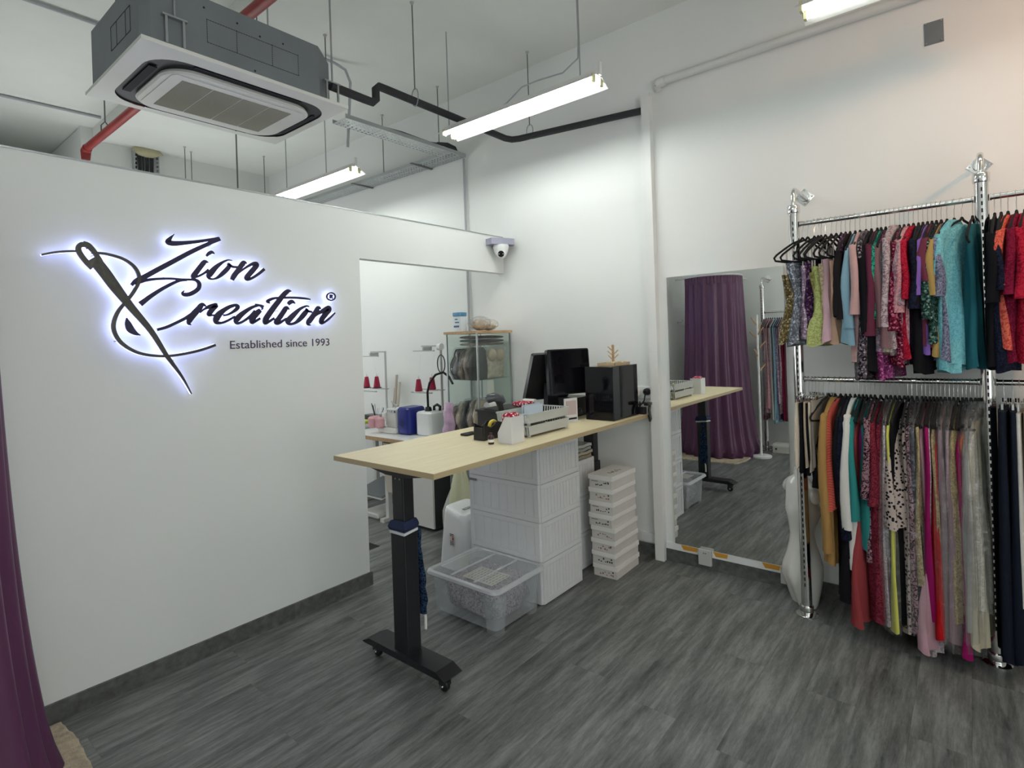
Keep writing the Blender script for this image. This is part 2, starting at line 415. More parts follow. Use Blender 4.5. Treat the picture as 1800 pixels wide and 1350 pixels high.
# ---------------------------------------------------------------- halo sign on the partition
SIGN=[
 ('needle',[(0.7359,2.0096,0.0091),(0.7301,2.0215,0.0091),(0.7118,2.0245,0.0101),(0.6994,2.0132,0.009),(0.6989,1.9959,0.0095),(0.7084,1.9744,0.0096),(0.726,1.9486,0.0102),(0.7481,1.9278,0.0137)]),
 ('needle',[(0.716,2.0299,0.009),(0.7322,2.0242,0.0102),(0.7462,2.0081,0.0103),(0.7562,1.994,0.0092),(0.7661,1.9747,0.0092),(0.7739,1.9526,0.0116),(0.769,1.9294,0.0162)]),
 ('needle',[(0.7492,1.9681,0.016),(0.7611,1.9515,0.0219),(0.7917,1.9056,0.0222),(0.8215,1.8562,0.0213),(0.8456,1.8186,0.0192),(0.8899,1.7521,0.0153),(0.9665,1.6435,0.0109),(1.0233,1.5349,0.0084),(1.0407,1.5054,0.0078),(1.0949,1.4162,0.004),(1.1337,1.3316,0.0008)]),
 ('thread',[(0.5727,1.9666,0.0034),(0.6125,1.98,0.0037),(0.6532,1.9888,0.0039),(0.7029,1.995,0.004)]),
 ('thread',[(0.7437,1.9915,0.0046),(0.7898,1.9922,0.0051),(0.8284,1.9856,0.0055),(0.8611,1.9756,0.0056),(0.8876,1.9595,0.0061),(0.9074,1.94,0.0069),(0.9205,1.9145,0.0074),(0.9243,1.8882,0.0074),(0.9178,1.8613,0.0069),(0.9044,1.8342,0.0069),(0.89,1.8099,0.0068),(0.87,1.7815,0.007),(0.8389,1.7381,0.0072),(0.8217,1.6966,0.0078),(0.8169,1.658,0.0078),(0.8276,1.6195,0.0076),(0.851,1.585,0.0072),(0.8934,1.5522,0.0064),(0.9441,1.5324,0.006),(1.0149,1.523,0.0057),(1.0805,1.5264,0.0058),(1.1507,1.5381,0.006),(1.2046,1.5518,0.0059),(1.2548,1.5689,0.0057)]),
 ('letter_c',[(0.8694,1.704,0.0009),(0.8737,1.6808,0.0108),(0.883,1.6536,0.0144),(0.9026,1.6339,0.0082),(0.921,1.625,0.0009)]),
 ('letter_z',[(1.0795,2.1144,0.0004),(1.0639,2.0959,0.0055),(1.0521,2.0752,0.0112),(1.0693,2.0694,0.0112),(1.0921,2.0713,0.0102),(1.1283,2.0781,0.0084),(1.1813,2.0897,0.0069),(1.2359,2.104,0.0064),(1.2922,2.1184,0.0081)]),
 ('letter_z',[(1.2956,2.1158,0.0073),(1.2635,2.1004,0.0086),(1.2353,2.0842,0.0085),(1.1531,2.0355,0.0096),(1.0743,1.9834,0.0099),(0.9988,1.9335,0.0103),(0.9503,1.9005,0.0103),(0.9148,1.8797,0.0094),(0.8937,1.8574,0.0056)]),
 ('letter_z',[(0.903,1.8671,0.0061),(0.9262,1.8737,0.0077),(0.9497,1.8818,0.0063),(0.9976,1.8914,0.0046),(1.0591,1.8965,0.0042),(1.1097,1.8954,0.0043),(1.1488,1.8977,0.0044),(1.1725,1.8963,0.0061),(1.1867,1.8814,0.0081),(1.1847,1.8584,0.0086),(1.1681,1.8406,0.009),(1.1413,1.8252,0.0091),(1.1177,1.8215,0.0084),(1.109,1.8296,0.0046),(1.1157,1.8405,0.0005)]),
 ('letter_c',[(1.1298,1.8944,0.0043),(1.0976,1.8896,0.0055),(1.0656,1.8742,0.0063),(1.0163,1.8431,0.0071),(0.9725,1.8104,0.0083),(0.9467,1.7881,0.0094),(0.9265,1.7704,0.0108)]),
 ('letter_c',[(0.9933,1.6498,0.0055),(1.0326,1.6617,0.006),(1.0777,1.6836,0.0059),(1.124,1.7086,0.0065),(1.1478,1.7264,0.0049)]),
 ('letter_i',[(1.2269,2.0225,0.0035),(1.2371,2.035,0.0069),(1.2521,2.0437,0.0074),(1.2655,2.0378,0.001)]),
 ('letter_i',[(1.2332,1.9904,0.001),(1.2162,1.9907,0.0097),(1.1986,1.9688,0.0105),(1.1787,1.9406,0.0111),(1.1625,1.9167,0.011),(1.161,1.904,0.0067)]),
 ('letter_i',[(1.1682,1.9108,0.0049),(1.1899,1.9198,0.0044),(1.2144,1.935,0.0045),(1.2344,1.9523,0.0057)]),
 ('letter_o',[(1.3524,2.0102,0.0007),(1.3317,2.0103,0.0029),(1.3057,1.9975,0.0054),(1.2746,1.9722,0.0096),(1.2514,1.9458,0.0127),(1.236,1.9241,0.0126),(1.238,1.9093,0.0053),(1.2551,1.9067,0.0033),(1.2778,1.9164,0.0058),(1.3038,1.9391,0.0097),(1.325,1.9616,0.0104),(1.3371,1.9784,0.0092),(1.3349,1.9902,0.006),(1.3438,1.9842,0.0045)]),
 ('letter_n',[(1.3387,1.9865,0.0059),(1.3565,1.9773,0.0048),(1.3802,1.9778,0.0048)]),
 ('letter_n',[(1.4292,2.0019,0.0016),(1.4144,2.0029,0.0114),(1.3962,1.9804,0.0114),(1.3767,1.9521,0.0115),(1.3588,1.9268,0.0116),(1.3504,1.909,0.0087)]),
 ('letter_n',[(1.3708,1.933,0.0029),(1.3954,1.9561,0.0035),(1.4312,1.9831,0.0049),(1.4647,2.0021,0.0083),(1.4841,1.9996,0.0122),(1.4694,1.9765,0.0124),(1.4436,1.9459,0.0123),(1.4279,1.9245,0.012),(1.4344,1.9154,0.0068),(1.4622,1.928,0.0058),(1.4964,1.9523,0.0063),(1.5256,1.9779,0.0068)]),
 ('letter_r2',[(1.2169,1.7662,0.0009),(1.1981,1.7731,0.01),(1.1807,1.7527,0.0129),(1.1571,1.7258,0.0139),(1.139,1.7003,0.0127),(1.1333,1.6805,0.008),(1.1422,1.6722,0.0006)]),
 ('letter_r2',[(1.1036,1.699,0.0035),(1.1241,1.7111,0.0053),(1.1448,1.7245,0.0064)]),
 ('letter_r2',[(1.1864,1.735,0.0028),(1.208,1.7521,0.0041),(1.234,1.765,0.0092),(1.2644,1.7725,0.0102),(1.2509,1.7552,0.0106),(1.2363,1.7391,0.0121),(1.2294,1.7244,0.0092),(1.2433,1.7212,0.0042),(1.2628,1.7225,0.0042)]),
 ('letter_e2',[(1.3002,1.7218,0.0041),(1.3181,1.7243,0.0039),(1.3411,1.735,0.0053),(1.3656,1.7529,0.0086),(1.3753,1.7671,0.0088),(1.3641,1.775,0.007),(1.3353,1.7673,0.0083),(1.3033,1.7482,0.0104),(1.2783,1.7261,0.0146),(1.2644,1.7032,0.0145),(1.2649,1.685,0.0094),(1.2878,1.6823,0.0052),(1.3148,1.6915,0.005),(1.3424,1.706,0.0046),(1.3587,1.7154,0.0046)]),
 ('letter_a2',[(1.5157,1.7731,0.0025),(1.501,1.7771,0.0042),(1.4813,1.7762,0.0056),(1.4519,1.7664,0.0072),(1.4178,1.7456,0.0099),(1.3842,1.7192,0.0131),(1.3661,1.6968,0.0139),(1.369,1.6809,0.0072),(1.39,1.6852,0.0054),(1.4187,1.7018,0.0059),(1.4456,1.721,0.0084),(1.4704,1.7428,0.0121)]),
 ('letter_a2',[(1.4696,1.7806,0.0047),(1.4877,1.7789,0.0047),(1.5029,1.7724,0.0056),(1.5082,1.7614,0.0036),(1.5023,1.7544,0.0011)]),
 ('letter_a2',[(1.4966,1.7515,0.0098),(1.4836,1.7417,0.0132),(1.4634,1.7208,0.0145),(1.449,1.7016,0.0144),(1.4484,1.6839,0.0082),(1.4652,1.6907,0.0062),(1.4936,1.7068,0.0053)]),
 ('letter_t2',[(1.6783,1.863,0.0009),(1.6584,1.8621,0.0107),(1.6303,1.8381,0.0125),(1.6038,1.8059,0.0134),(1.5731,1.7684,0.0138),(1.5427,1.7286,0.0145),(1.5231,1.6992,0.0141),(1.521,1.6811,0.0084),(1.5443,1.6909,0.0064),(1.5739,1.7079,0.0057)]),
 ('letter_t2',[(1.5506,1.7916,0.0023),(1.538,1.8011,0.0071),(1.563,1.815,0.0064),(1.5925,1.8216,0.0055),(1.6464,1.8252,0.0052),(1.7079,1.8265,0.0053),(1.7647,1.8241,0.0051),(1.7968,1.8201,0.0022)]),
 ('letter_i2',[(1.6588,1.7889,0.0081),(1.6714,1.8007,0.011),(1.6853,1.8026,0.009),(1.7005,1.7943,0.0012)]),
 ('letter_i2',[(1.6638,1.7597,0.0012),(1.6458,1.7656,0.0118),(1.6253,1.7396,0.0126),(1.6018,1.7081,0.0133),(1.5849,1.6868,0.013),(1.5934,1.6783,0.0064),(1.6115,1.6868,0.0064),(1.6452,1.7069,0.0053)]),
 ('letter_o2',[(1.7872,1.778,0.0022),(1.7663,1.7793,0.0046),(1.7307,1.763,0.0079),(1.6984,1.7363,0.0123),(1.6713,1.7114,0.0149),(1.6538,1.6912,0.0148),(1.6654,1.6763,0.0074),(1.6965,1.6826,0.0068),(1.7253,1.703,0.0114),(1.7516,1.7296,0.0138),(1.7701,1.752,0.0123),(1.764,1.7607,0.0071),(1.7813,1.7507,0.0062),(1.8055,1.7466,0.0047)]),
 ('letter_n2',[(1.8642,1.7665,0.0016),(1.8476,1.7698,0.0127),(1.8302,1.747,0.0135),(1.806,1.7169,0.0144),(1.7822,1.6885,0.0142),(1.7801,1.6738,0.0077),(1.7945,1.6696,0.0008)]),
 ('letter_n2',[(1.7922,1.6945,0.004),(1.8329,1.7306,0.0063),(1.8738,1.7522,0.0115),(1.9119,1.7711,0.0143),(1.9202,1.7621,0.0136),(1.8934,1.7343,0.0148),(1.8686,1.7038,0.0147),(1.8645,1.6842,0.0111),(1.8849,1.6872,0.0056),(1.9199,1.7102,0.0057),(1.9595,1.7437,0.0026)]),
 ('registered_mark',[(1.9647,1.8432,0.0033),(1.9622,1.8346,0.0033),(1.9557,1.8272,0.0033),(1.9462,1.8221,0.0033),(1.9352,1.82,0.0033),(1.9244,1.8214,0.0033),(1.9154,1.8258,0.0032),(1.9096,1.8328,0.0032),(1.9077,1.8411,0.0032),(1.9102,1.8496,0.0032),(1.9166,1.857,0.0032),(1.9259,1.8621,0.0033),(1.9369,1.8643,0.0033),(1.9477,1.863,0.0033),(1.9569,1.8586,0.0033),(1.9628,1.8516,0.0033),(1.9647,1.8432,0.0033)]),
 ('registered_mark',[(1.9316,1.8536,0.0033),(1.9307,1.8303,0.0033)]),
 ('registered_mark',[(1.9315,1.8518,0.0029),(1.9409,1.8515,0.0029),(1.9453,1.8477,0.0029),(1.9405,1.8423,0.0029),(1.9311,1.8413,0.0029)]),
 ('registered_mark',[(1.9388,1.8416,0.0029),(1.946,1.8308,0.003)]),
]

MSF = mat('sign_face', (.045, .04, .075), .3, .6)
MND = mat('sign_brushed_steel', (.085, .08, .07), .35, .7, bump=.2, bscale=40)
MHL = mat('sign_halo_acrylic', (.8, .85, 1), .4, emit=(.42, .47, 1), es=HALO)
sg = thing('halo_sign', 'dark script shop sign with threaded needle and blue-white halo on the white partition', 'sign', (1.3, 3.0, 1.7))
def ribbon(mb, pts, y0, y1, grow=0):
    # smooth the stroke, then extrude it towards the wall
    P = []
    n = len(pts)
    for i in range(n-1):
        p0, p1, p2, p3 = pts[max(i-1, 0)], pts[i], pts[i+1], pts[min(i+2, n-1)]
        for k in range(5):
            t_ = k/5
            P.append([.5*((2*p1[j])+(-p0[j]+p2[j])*t_+(2*p0[j]-5*p1[j]+4*p2[j]-p3[j])*t_*t_+(-p0[j]+3*p1[j]-3*p2[j]+p3[j])*t_**3) for j in range(3)])
    P.append(list(pts[-1]))
    L_, R_ = [], []
    for i, (x, z, h) in enumerate(P):
        a, b = P[max(i-1, 0)], P[min(i+1, len(P)-1)]
        dx, dz = b[0]-a[0], b[1]-a[1]; d = math.hypot(dx, dz) or 1; dx /= d; dz /= d
        e = 0
        if grow and i == 0: e = -grow
        if grow and i == len(P)-1: e = grow
        h = max(h, .0004)+grow
        L_.append((x-dz*h+dx*e, z+dx*h+dz*e)); R_.append((x+dz*h+dx*e, z-dx*h+dz*e))
    n = len(P); vs = []
    for y in (y0, y1):
        vs += [(x, y, z) for x, z in L_]+[(x, y, z) for x, z in R_]
    fs = []
    for i in range(n-1):
        fs += [(i, i+1, n+i+1, n+i), (2*n+i, 3*n+i, 3*n+i+1, 2*n+i+1), (i, 2*n+i, 2*n+i+1, i+1), (n+i, n+i+1, 3*n+i+1, 3*n+i)]
    fs += [(0, n, 3*n, 2*n), (n-1, 3*n-1, 4*n-1, 2*n-1)]
    mb.add(vs, fs)
groups = {}
for k, (nm, pts) in enumerate(SIGN): groups.setdefault(nm, []).append((k, pts))
# consecutive strokes of one letter share a part; a new run of the same letter is a new part
runs = []
for k, (nm, pts) in enumerate(SIGN):
    hit = next((r for r in runs if r[0] == nm), None)
    if hit: hit[1].append(pts)
    else: runs.append((nm, [pts]))
for nm, strokes in runs:
    base = nm.rstrip('2')
    mb, hb = MB(), MB()
    lift = .004 if base == 'thread' else (.002 if base == 'needle' else 0)
    for j, pts in enumerate(strokes):
        e = j*.00012
        ribbon(mb, pts, 2.990-lift-e, 2.998, .0011 if base != 'thread' else .0004)
        ribbon(hb, pts, 2.9982, 3.0135, .0014 if base != 'thread' else .0008)
    o = build(base, mb, MND if base in ('needle', 'thread') else MSF, sg)
    build('halo_backing', hb, MHL, o)
q = MB()
for sx, sz in ((.75, 1.98), (1.06, 1.5), (.83, 1.6), (1.25, 2.08), (1.35, 1.72), (1.6, 1.75), (1.85, 1.75), (1.03, 1.9)):
    q.lathe([(.003, 3.0), (.003, YP)], (sx, 0, sz), 8, 'y')
each('mounting_stud', q, MST, sg)
def text(name, body, size, loc, rot, m_, ext=.0008, w=None, align='LEFT'):
    cu = bpy.data.curves.new(name, 'FONT'); cu.body = body; cu.size = size; cu.extrude = ext; cu.align_x = align
    o = bpy.data.objects.new(name, cu); col.objects.link(o)
    me = o.to_mesh(); me = bpy.data.meshes.new_from_object(o)
    bpy.data.objects.remove(o)
    if w:
        xs = [v.co.x for v in me.vertices]; k = w/(max(xs)-min(xs))
        for v in me.vertices: v.co.x *= k
    me.materials.clear(); me.materials.append(m_)
    o = bpy.data.objects.new(name, me); col.objects.link(o); o.location = loc; o.rotation_euler = rot
    return o
o = text('tagline_lettering', 'Established since 1993', .062, (1.340, 3.0285, 1.5465), (PI/2, 0, 0), mat('tagline_ink', (.055, .035, .09), .5), w=.592)
tag(o, 'small dark tagline lettering on the partition under the script sign', 'lettering')

# ---------------------------------------------------------------- camera dome in the corner
t = thing('security_camera', 'white dome security camera in the corner where the partition meets the right wall', 'security camera', (3.50, 2.93, 2.34))
q = MB(); q.prism([(3.40, 3.028), (3.38, 2.95), (3.46, 2.90), (3.56, 2.86), (3.60, 2.90), (3.60, 3.028)], 2.315, 2.365)
build('mount', q, mat('lilac_grey_plastic', (.33, .33, .42), .5), t)
q = MB(); q.lathe([(.062, 2.315), (.066, 2.30), (.056, 2.26), (.04, 2.225), (.02, 2.205), (.002, 2.20)], (3.49, 2.945, 0), 20); build('shroud', q, MWP, t, smooth=True)
d = Vector((-.76, -.62, -.2)).normalized(); c = Vector((3.478, 2.935, 2.243))
q = MB(); q.tube([c, c+d*.03, c+d*.036], [.036, .036, .03], 16); build('ball', q, MWP, t, smooth=True)
q = MB(); q.tube([c+d*.034, c+d*.038], .0255, 16); lens = build('lens', q, MGB, t)
q = MB()
for sgn in (-1, 1):
    e = c+d*.037+Vector((.62, -.76, 0))*.017*sgn; q.tube([e, e+d*.003], .004, 8)
each('infrared_led', q, MWP, lens)

# ---------------------------------------------------------------- ceiling cassette air conditioner
t = thing('air_conditioner', 'grey boxed cassette air conditioner with ivory vent panel hanging above the partition', 'air conditioner', (1.36, 3.05, 2.85))
q = MB(); q.prism([(.865, 3.36), (.865, 2.70), (.90, 2.672), (1.045, 2.672), (1.66, 2.672), (1.70, 2.672), (1.845, 2.80), (1.845, 3.36)], 2.872, 3.155)
build('housing', q, MGS, t)
q = MB()
for z in (2.955, 3.06):
    for x in [1.13+.012*i for i in range(38)]: q.box(x, x+.009, 2.6705, 2.672, z, z+.002)
for x in (1.13, 1.265, 1.44, 1.58):
    for z in [2.957+.011*i for i in range(10)]: q.box(x, x+.002, 2.6705, 2.672, z, z+.008)
for y in (2.80, 2.86, 2.98, 3.06):
    q.box(.8635, .865, y, y+.002, 2.95, 3.06)
for z in (2.95, 3.06): q.box(.8635, .865, 2.80, 3.06, z, z+.002)
for x, z in ((1.12, 3.11), (1.27, 3.1), (1.38, 3.08), (1.5, 3.09), (1.35, 2.90)): q.lathe([(.005, 2.6705), (.005, 2.672)], (x, 0, z), 8, 'y')
build('knockout_lines', q, MINK, t, kind='stuff')
def rrect(x0, x1, y0, y1, r, z, n=8):
    out = []
    for cx, cy, a0 in ((x1-r, y1-r, 0), (x0+r, y1-r, 90), (x0+r, y0+r, 180), (x1-r, y0+r, 270)):
        for k in range(n+1):
            a = math.radians(a0+90*k/n); out.append((cx+r*math.cos(a), cy+r*math.sin(a), z))
    return out
q = MB()
def rect_ring(x0, x1, y0, y1, z, n=8):      # same vertex count as rrect, square corners
    out = []
    for cx, cy, a0 in ((x1, y1, 0), (x0, y1, 90), (x0, y0, 180), (x1, y0, 270)): out += [(cx, cy, z)]*(n+1)
    return out
q.loft([rect_ring(.853, 1.857, 2.64, 3.44, 2.872), rect_ring(.853, 1.857, 2.64, 3.44, 2.855), rrect(.925, 1.805, 2.715, 3.375, .15, 2.848)], caps=False)
build('panel_surround', q, MIV, t, smooth=30)
build('outlet_slot', (lambda q: (q.loft([rrect(.915, 1.815, 2.705, 3.385, .15, 2.856), rrect(.915, 1.815, 2.705, 3.385, .15, 2.858)]), q)[1])(MB()), mat('slot_dark', (.006, .006, .01), .6), t)
q = MB(); q.loft([rrect(1.01, 1.745, 2.785, 3.325, .13, 2.856), rrect(1.005, 1.75, 2.78, 3.33, .13, 2.842), rrect(1.015, 1.74, 2.79, 3.32, .12, 2.834)])
build('centre_panel', q, MIV, t, smooth=30)
q = MB()
for y in (2.745, 3.36): q.box(1.1, 1.63, y-.012, y+.012, 2.850, 2.853)
q.box(.950, .985, 2.86, 3.22, 2.848, 2.853); q.box(1.765, 1.785, 2.86, 3.22, 2.85, 2.853)
each('louvre', q, mat('louvre_dark', (.012, .012, .018), .7, spec=.15), t)
q = MB(); q.loft([rrect(1.04, 1.70, 2.83, 3.28, .03, 2.834), rrect(1.04, 1.70, 2.83, 3.28, .03, 2.8305)]); build('grille_frame', q, MIV, t)
q = MB()
for a, b in ((1.095, 1.232), (1.238, 1.376), (1.382, 1.52), (1.526, 1.645)):
    q.box(a, b, 2.872, 3.245, 2.8285, 2.8306)
each('intake_grille', q, MGR, t)
q = MB()
for x, y in ((.99, 2.655), (1.80, 2.70), (.99, 3.38), (1.80, 3.38)):
    q.tube([(x, y, 3.0), (x, y, ZC+.12 if x < 1.76 else ZC)], .005, 6)
    q.box(x-.05, x+.05, y-.006, y+.02, 2.998, 3.006); q.box(x-.04, x-.03, y-.004, y+.004, 2.88, 3.0); q.box(x+.03, x+.04, y-.004, y+.004, 2.88, 3.0)
each('hanger_rod', q, MST, t, group=4)

# ---------------------------------------------------------------- ceiling services
q = MB(); q.tube([(1.80, 2.72, 2.99), (2.02, 2.72, 2.985), (2.085, 2.72, 2.985), (2.11, 2.72, 3.01), (2.11, 2.72, 3.07), (2.135, 2.72, 3.095), (2.2, 2.72, 3.095), (3.32, 2.72, 3.085), (3.375, 2.70, 3.085), (3.40, 2.65, 3.085), (3.585, 1.80, 3.095), (3.60, 1.73, 3.095), (3.6, 1.70, 3.08)], .024, 12)
lag = build('insulated_pipe', q, MRB, smooth=70, loc=(2.6, 2.72, 3.08)); tag(lag, 'black foam-insulated pipe from the air conditioner to the wall trunking', 'pipe')
MRD2 = mat('threaded_rod', (.18, .185, .18), .5, .7)
def rod(x, y, z0, z1, lab, r=.0042, cone=True):
    q = MB(); q.tube([(x, y, z0), (x, y, z1)], r, 6)
    o = thing('hanging_rod', lab, 'rod', (x, y, z1), 'ceiling rods')
    build('rod', q, MRD2, o)
    q = MB(); q.lathe([(r*1.2, z1-.02), (r*3.5, z1)], (x, y, 0), 10); build('anchor', q, mat('anchor_grey', (.45, .46, .45), .7) if 'anchor_grey' not in bpy.data.materials else bpy.data.materials['anchor_grey'], o)
    return o
def loop_at(o, x, y, z):
    q = MB(); q.tube([(x, y+.030*math.sin(a), z+.04+(-.070 if math.cos(a) < 0 else .045)*abs(math.cos(a))) for a in [k*PI/8 for k in range(16)]], .0035, 6, close=True)
    build('clevis_loop', q, MST, o)
o = rod(2.42, 2.72, 3.17, ZC, 'thin rod holding the first stretch of black pipe by a loop'); loop_at(o, 2.42, 2.72, 3.09)
o = rod(3.42, 2.56, 3.17, ZC, 'thin rod holding the black pipe by a loop beyond the tube lamp'); loop_at(o, 3.42, 2.56, 3.09)
rod(3.35, 3.48, 3.20, ZC, 'thin rod dropping onto the cable tray corner')
rod(3.40, 4.30, 3.02+.16, ZC, 'thin rod with a hook end holding the far run of the cable tray')
rod(2.26, 3.46, 3.19, ZC, 'short thin rod just right of the air conditioner above the conduit bend')
rod(1.80, 3.52, 3.2, ZC, 'short rod above the grey air conditioner housing')
rod(1.22, 4.20, 3.3, ZC+.12, 'short rod left of the air conditioner housing')
rod(2.47, 6.48, 2.6, ZC, 'left rod of the close pair above the partition'); rod(2.58, 6.6, 2.6, ZC, 'right rod of the close pair above the partition')
rod(2.52, 5.4, 2.5, ZC, 'long pale rod seen above the middle of the partition', .007)
rod(3.2, 6.2, 2.5, ZC, 'thin rod just left of the far tube lamp')
# perforated cable tray, an L above the workroom
MTR = mat('galvanised_tray', (.42, .45, .45), .45, .55)
def tray(mb, x0, x1, y0, y1, z, px=.045, py=.036):
    nx, ny = max(1, round((x1-x0)/px)), max(1, round((y1-y0)/py)); dx, dy = (x1-x0)/nx, (y1-y0)/ny
    for i in range(nx):
        xa = x0+i*dx
        mb.box(xa, xa+dx*.58, y0, y1, z, z+.0015)
        for j in range(ny):
            ya = y0+j*dy; mb.box(xa+dx*.58, xa+dx, ya, ya+dy*.55, z, z+.0015)
t = thing('cable_tray', 'perforated galvanised cable tray turning along the wall above the workroom', 'cable tray', (3.0, 3.48, 3.16))
q = MB(); tray(q, 2.37, 3.43, 3.41, 3.565, 3.165, .036, .03); q.box(2.37, 3.6, 3.407, 3.410, 3.165, 3.195); q.box(2.37, 3.43, 3.566, 3.569, 3.165, 3.195)
build('cross_run', q, MTR, t)
q = MB(); tray(q, 3.43, 3.6, 3.41, 6.85, 3.165, .036, .036); q.box(3.427, 3.430, 3.57, 6.85, 3.165, 3.195); q.box(3.6, 3.603, 3.41, 6.85, 3.165, 3.195)
build('wall_run', q, MTR, t)
q = MB()
for y in (3.85, 4.75, 5.7): q.box(3.36, 3.615, y, y+.025, 3.155, 3.165)
each('support_arm', q, MRD2, t)
q = MB(); q.tube([(2.55, 3.43, 3.185), (2.9, 3.425, 3.20), (3.2, 3.43, 3.195), (3.35, 3.42, 3.215), (3.5, 3.44, 3.215), (3.56, 3.5, 3.205), (3.56, 4.5, 3.2)], .011, 6)
q.tube([(3.3, 3.45, 3.22), (3.4, 3.43, 3.235), (3.5, 3.44, 3.23), (3.54, 3.46, 3.21)], .014, 6)
tag(build('cable_bundle', q, MRB, smooth=True, loc=(3.0, 3.43, 3.19)), 'black cables lying in the perforated cable tray', 'cable')
MCD = mat('grey_conduit', (.42, .43, .45), .5)
q = MB(); q.tube([(3.605, 3.44, 3.16), (3.605, 3.44, .1)], .010, 8)
tag(build('vertical_conduit', q, MCD, smooth=True, loc=(3.605, 3.44, .1)), 'pale conduit running down the workroom wall behind the glass cabinet', 'pipe')
q = MB(); q.tube([(1.80, 3.72, ZC-.02), (2.50, 3.72, ZC-.02), (2.60, 3.72, ZC-.04), (2.65, 3.73, ZC-.12), (2.655, 3.80, 3.12)], .011, 8)
tag(build('lamp_conduit', q, MCD, smooth=60, loc=(2.6, 3.75, 3.1)), 'grey conduit bending down from the ceiling to the far tube lamp', 'pipe')
q = MB(); q.tube([(XL+.05, 4.63, ZC+.105), (1.6, 4.65, ZC+.105)], .012, 8); tag(build('ceiling_conduit', q, MCD, smooth=True, loc=(0, 4.63, 3.83)), 'grey conduit on the ceiling running up to the air conditioner', 'pipe')
q = MB(); q.tube([(XL+.05, 6.6, ZC+.105), (1.73, 6.5, ZC+.105)], .012, 8); tag(build('ceiling_conduit', q, MCD, smooth=True, loc=(0, 6.6, 3.83)), 'grey conduit on the ceiling low at the left, ending by the red pipe', 'pipe')
q = MB(); q.tube([(1.60, 1.2, 3.5), (1.60, 6.45, 3.5)], .034, 12); t = thing('sprinkler_pipe', 'dark red sprinkler pipe passing over the air conditioner', 'pipe', (1.6, 3, 3.5))
build('pipe_run', q, MRD, t, smooth=True)
q = MB(); q.tube([(1.60, 6.44, 3.5), (1.6, 6.50, 3.48), (1.6, 6.51, 3.40)], [.04, .044, .036], 12); el = build('elbow', q, MRD, t, smooth=True)
q = MB(); q.lathe([(.012, 3.34), (.03, 3.345), (.012, 3.36), (.015, 3.40)], (1.6, 6.51, 0), 10); build('sprinkler_head', q, MCH, el, smooth=True)
q = MB(); q.tube([(1.57, 5.9, 3.50), (1.57, 5.9, 3.56), (1.6, 5.9, 3.60), (1.63, 5.9, 3.56), (1.63, 5.9, 3.5)], .006, 6); q.tube([(1.6, 5.9, 3.6), (1.6, 5.9, ZC+.12)], .006, 6)
for y in (3.0, 2.3):
    q.tube([(1.56, y, 3.50), (1.56, y, 3.55), (1.6, y, 3.58), (1.64, y, 3.55), (1.64, y, 3.5)], .006, 6); q.tube([(1.6, y, 3.57), (1.6, y, ZC+.12)], .007, 6)
each('pipe_hanger', q, MRD2, t, group=2)
t = thing('cable_entry', 'bundle of dark cables dropping through a foam-filled hole above the partition', 'cable', (2.22, 6.8, 3.2))
q = MB(); q.ball((2.22, 6.84, 3.70), .15, .05, .06, 10, 6, .3); build('foam_filling', q, mat('expanding_foam', (.52, .48, .30), .9), t, smooth=True)
q = MB()
for k in range(8):
    x = 2.13+.022*k+random.uniform(-.004, .004); q.tube([(x, 6.84, 3.72), (x+random.uniform(-.01, .01), 6.86, 3.5), (x, 6.86, 3.0)], .009, 6)
each('cable', q, MRB, t)
q = MB(); q.box(2.10, 2.108, 6.82, 6.89, 3.0, 3.7); q.box(2.33, 2.338, 6.82, 6.89, 3.0, 3.7)
for k in range(16): q.box(2.108, 2.125, 6.83, 6.84, 3.0+.044*k, 3.015+.044*k); q.box(2.313, 2.33, 6.83, 6.84, 3.0+.044*k, 3.015+.044*k)
build('ladder_frame', q, MTR, t)

# ---------------------------------------------------------------- twin tube lamps
MTB = mat('lit_tube', (1, 1, 1), .4, emit=(.95, 1, .97), es=TUBE)
MTH = mat('tube_holder', (.62, .6, .35), .5)
MTB2 = mat('lit_tube_dim', (1, 1, 1), .4, emit=(.97, 1, .95), es=TUBE*.17)
def tube_lamp(x, y0, y1, lab, z=3.0, rods=(.25, .75), tm=None):
    t = thing('tube_lamp', lab, 'lamp', (x, (y0+y1)/2, z+.05), 'twin tube batten lamps')
    q = MB(); q.prism([(x-.03, z+.028), (x+.03, z+.028), (x+.034, z+.052), (x-.034, z+.052)], y0, y1, 'y'); build('batten', q, MWM, t)
    q = MB()
    q.prism([(x-.105, z-.012), (x-.102, z-.014), (x-.028, z+.030), (x-.032, z+.032)], y0-.002, y1+.002, 'y')
    q.prism([(x+.105, z-.012), (x+.102, z-.014), (x+.028, z+.030), (x+.032, z+.032)], y0-.002, y1+.002, 'y')
    each('reflector', q, MWM, t)
    for s in (-1, 1):
        q = MB(); q.tube([(x+s*.042, y0+.02, z), (x+s*.042, y1-.02, z)], .0125, 10); build('tube', q, tm or MTB, t, smooth=True)
    q = MB()
    for yy in (y0+.006, y1-.018):
        for s in (-1, 1): q.box(x+s*.042-.014, x+s*.042+.014, yy, yy+.012, z-.016, z+.03)
    each('tube_holder', q, MTH, t)
    q = MB()
    for fr in rods:
        yy = y0+(y1-y0)*fr; q.tube([(x, yy, z+.052), (x, yy, ZC if x > 1.76 else ZC+.12)], .0045, 6)
    each('suspension_rod', q, MST, t)
    q = MB(); q.box(x-.012, x+.012, y0-.014, y0-.002, z+.03, z+.105); build('end_bracket', q, MWM, t)
    return t
tube_lamp(2.81, 1.60, 2.83, 'lit twin tube lamp hanging over the desk by the right wall', 3.0, (.10, .985))
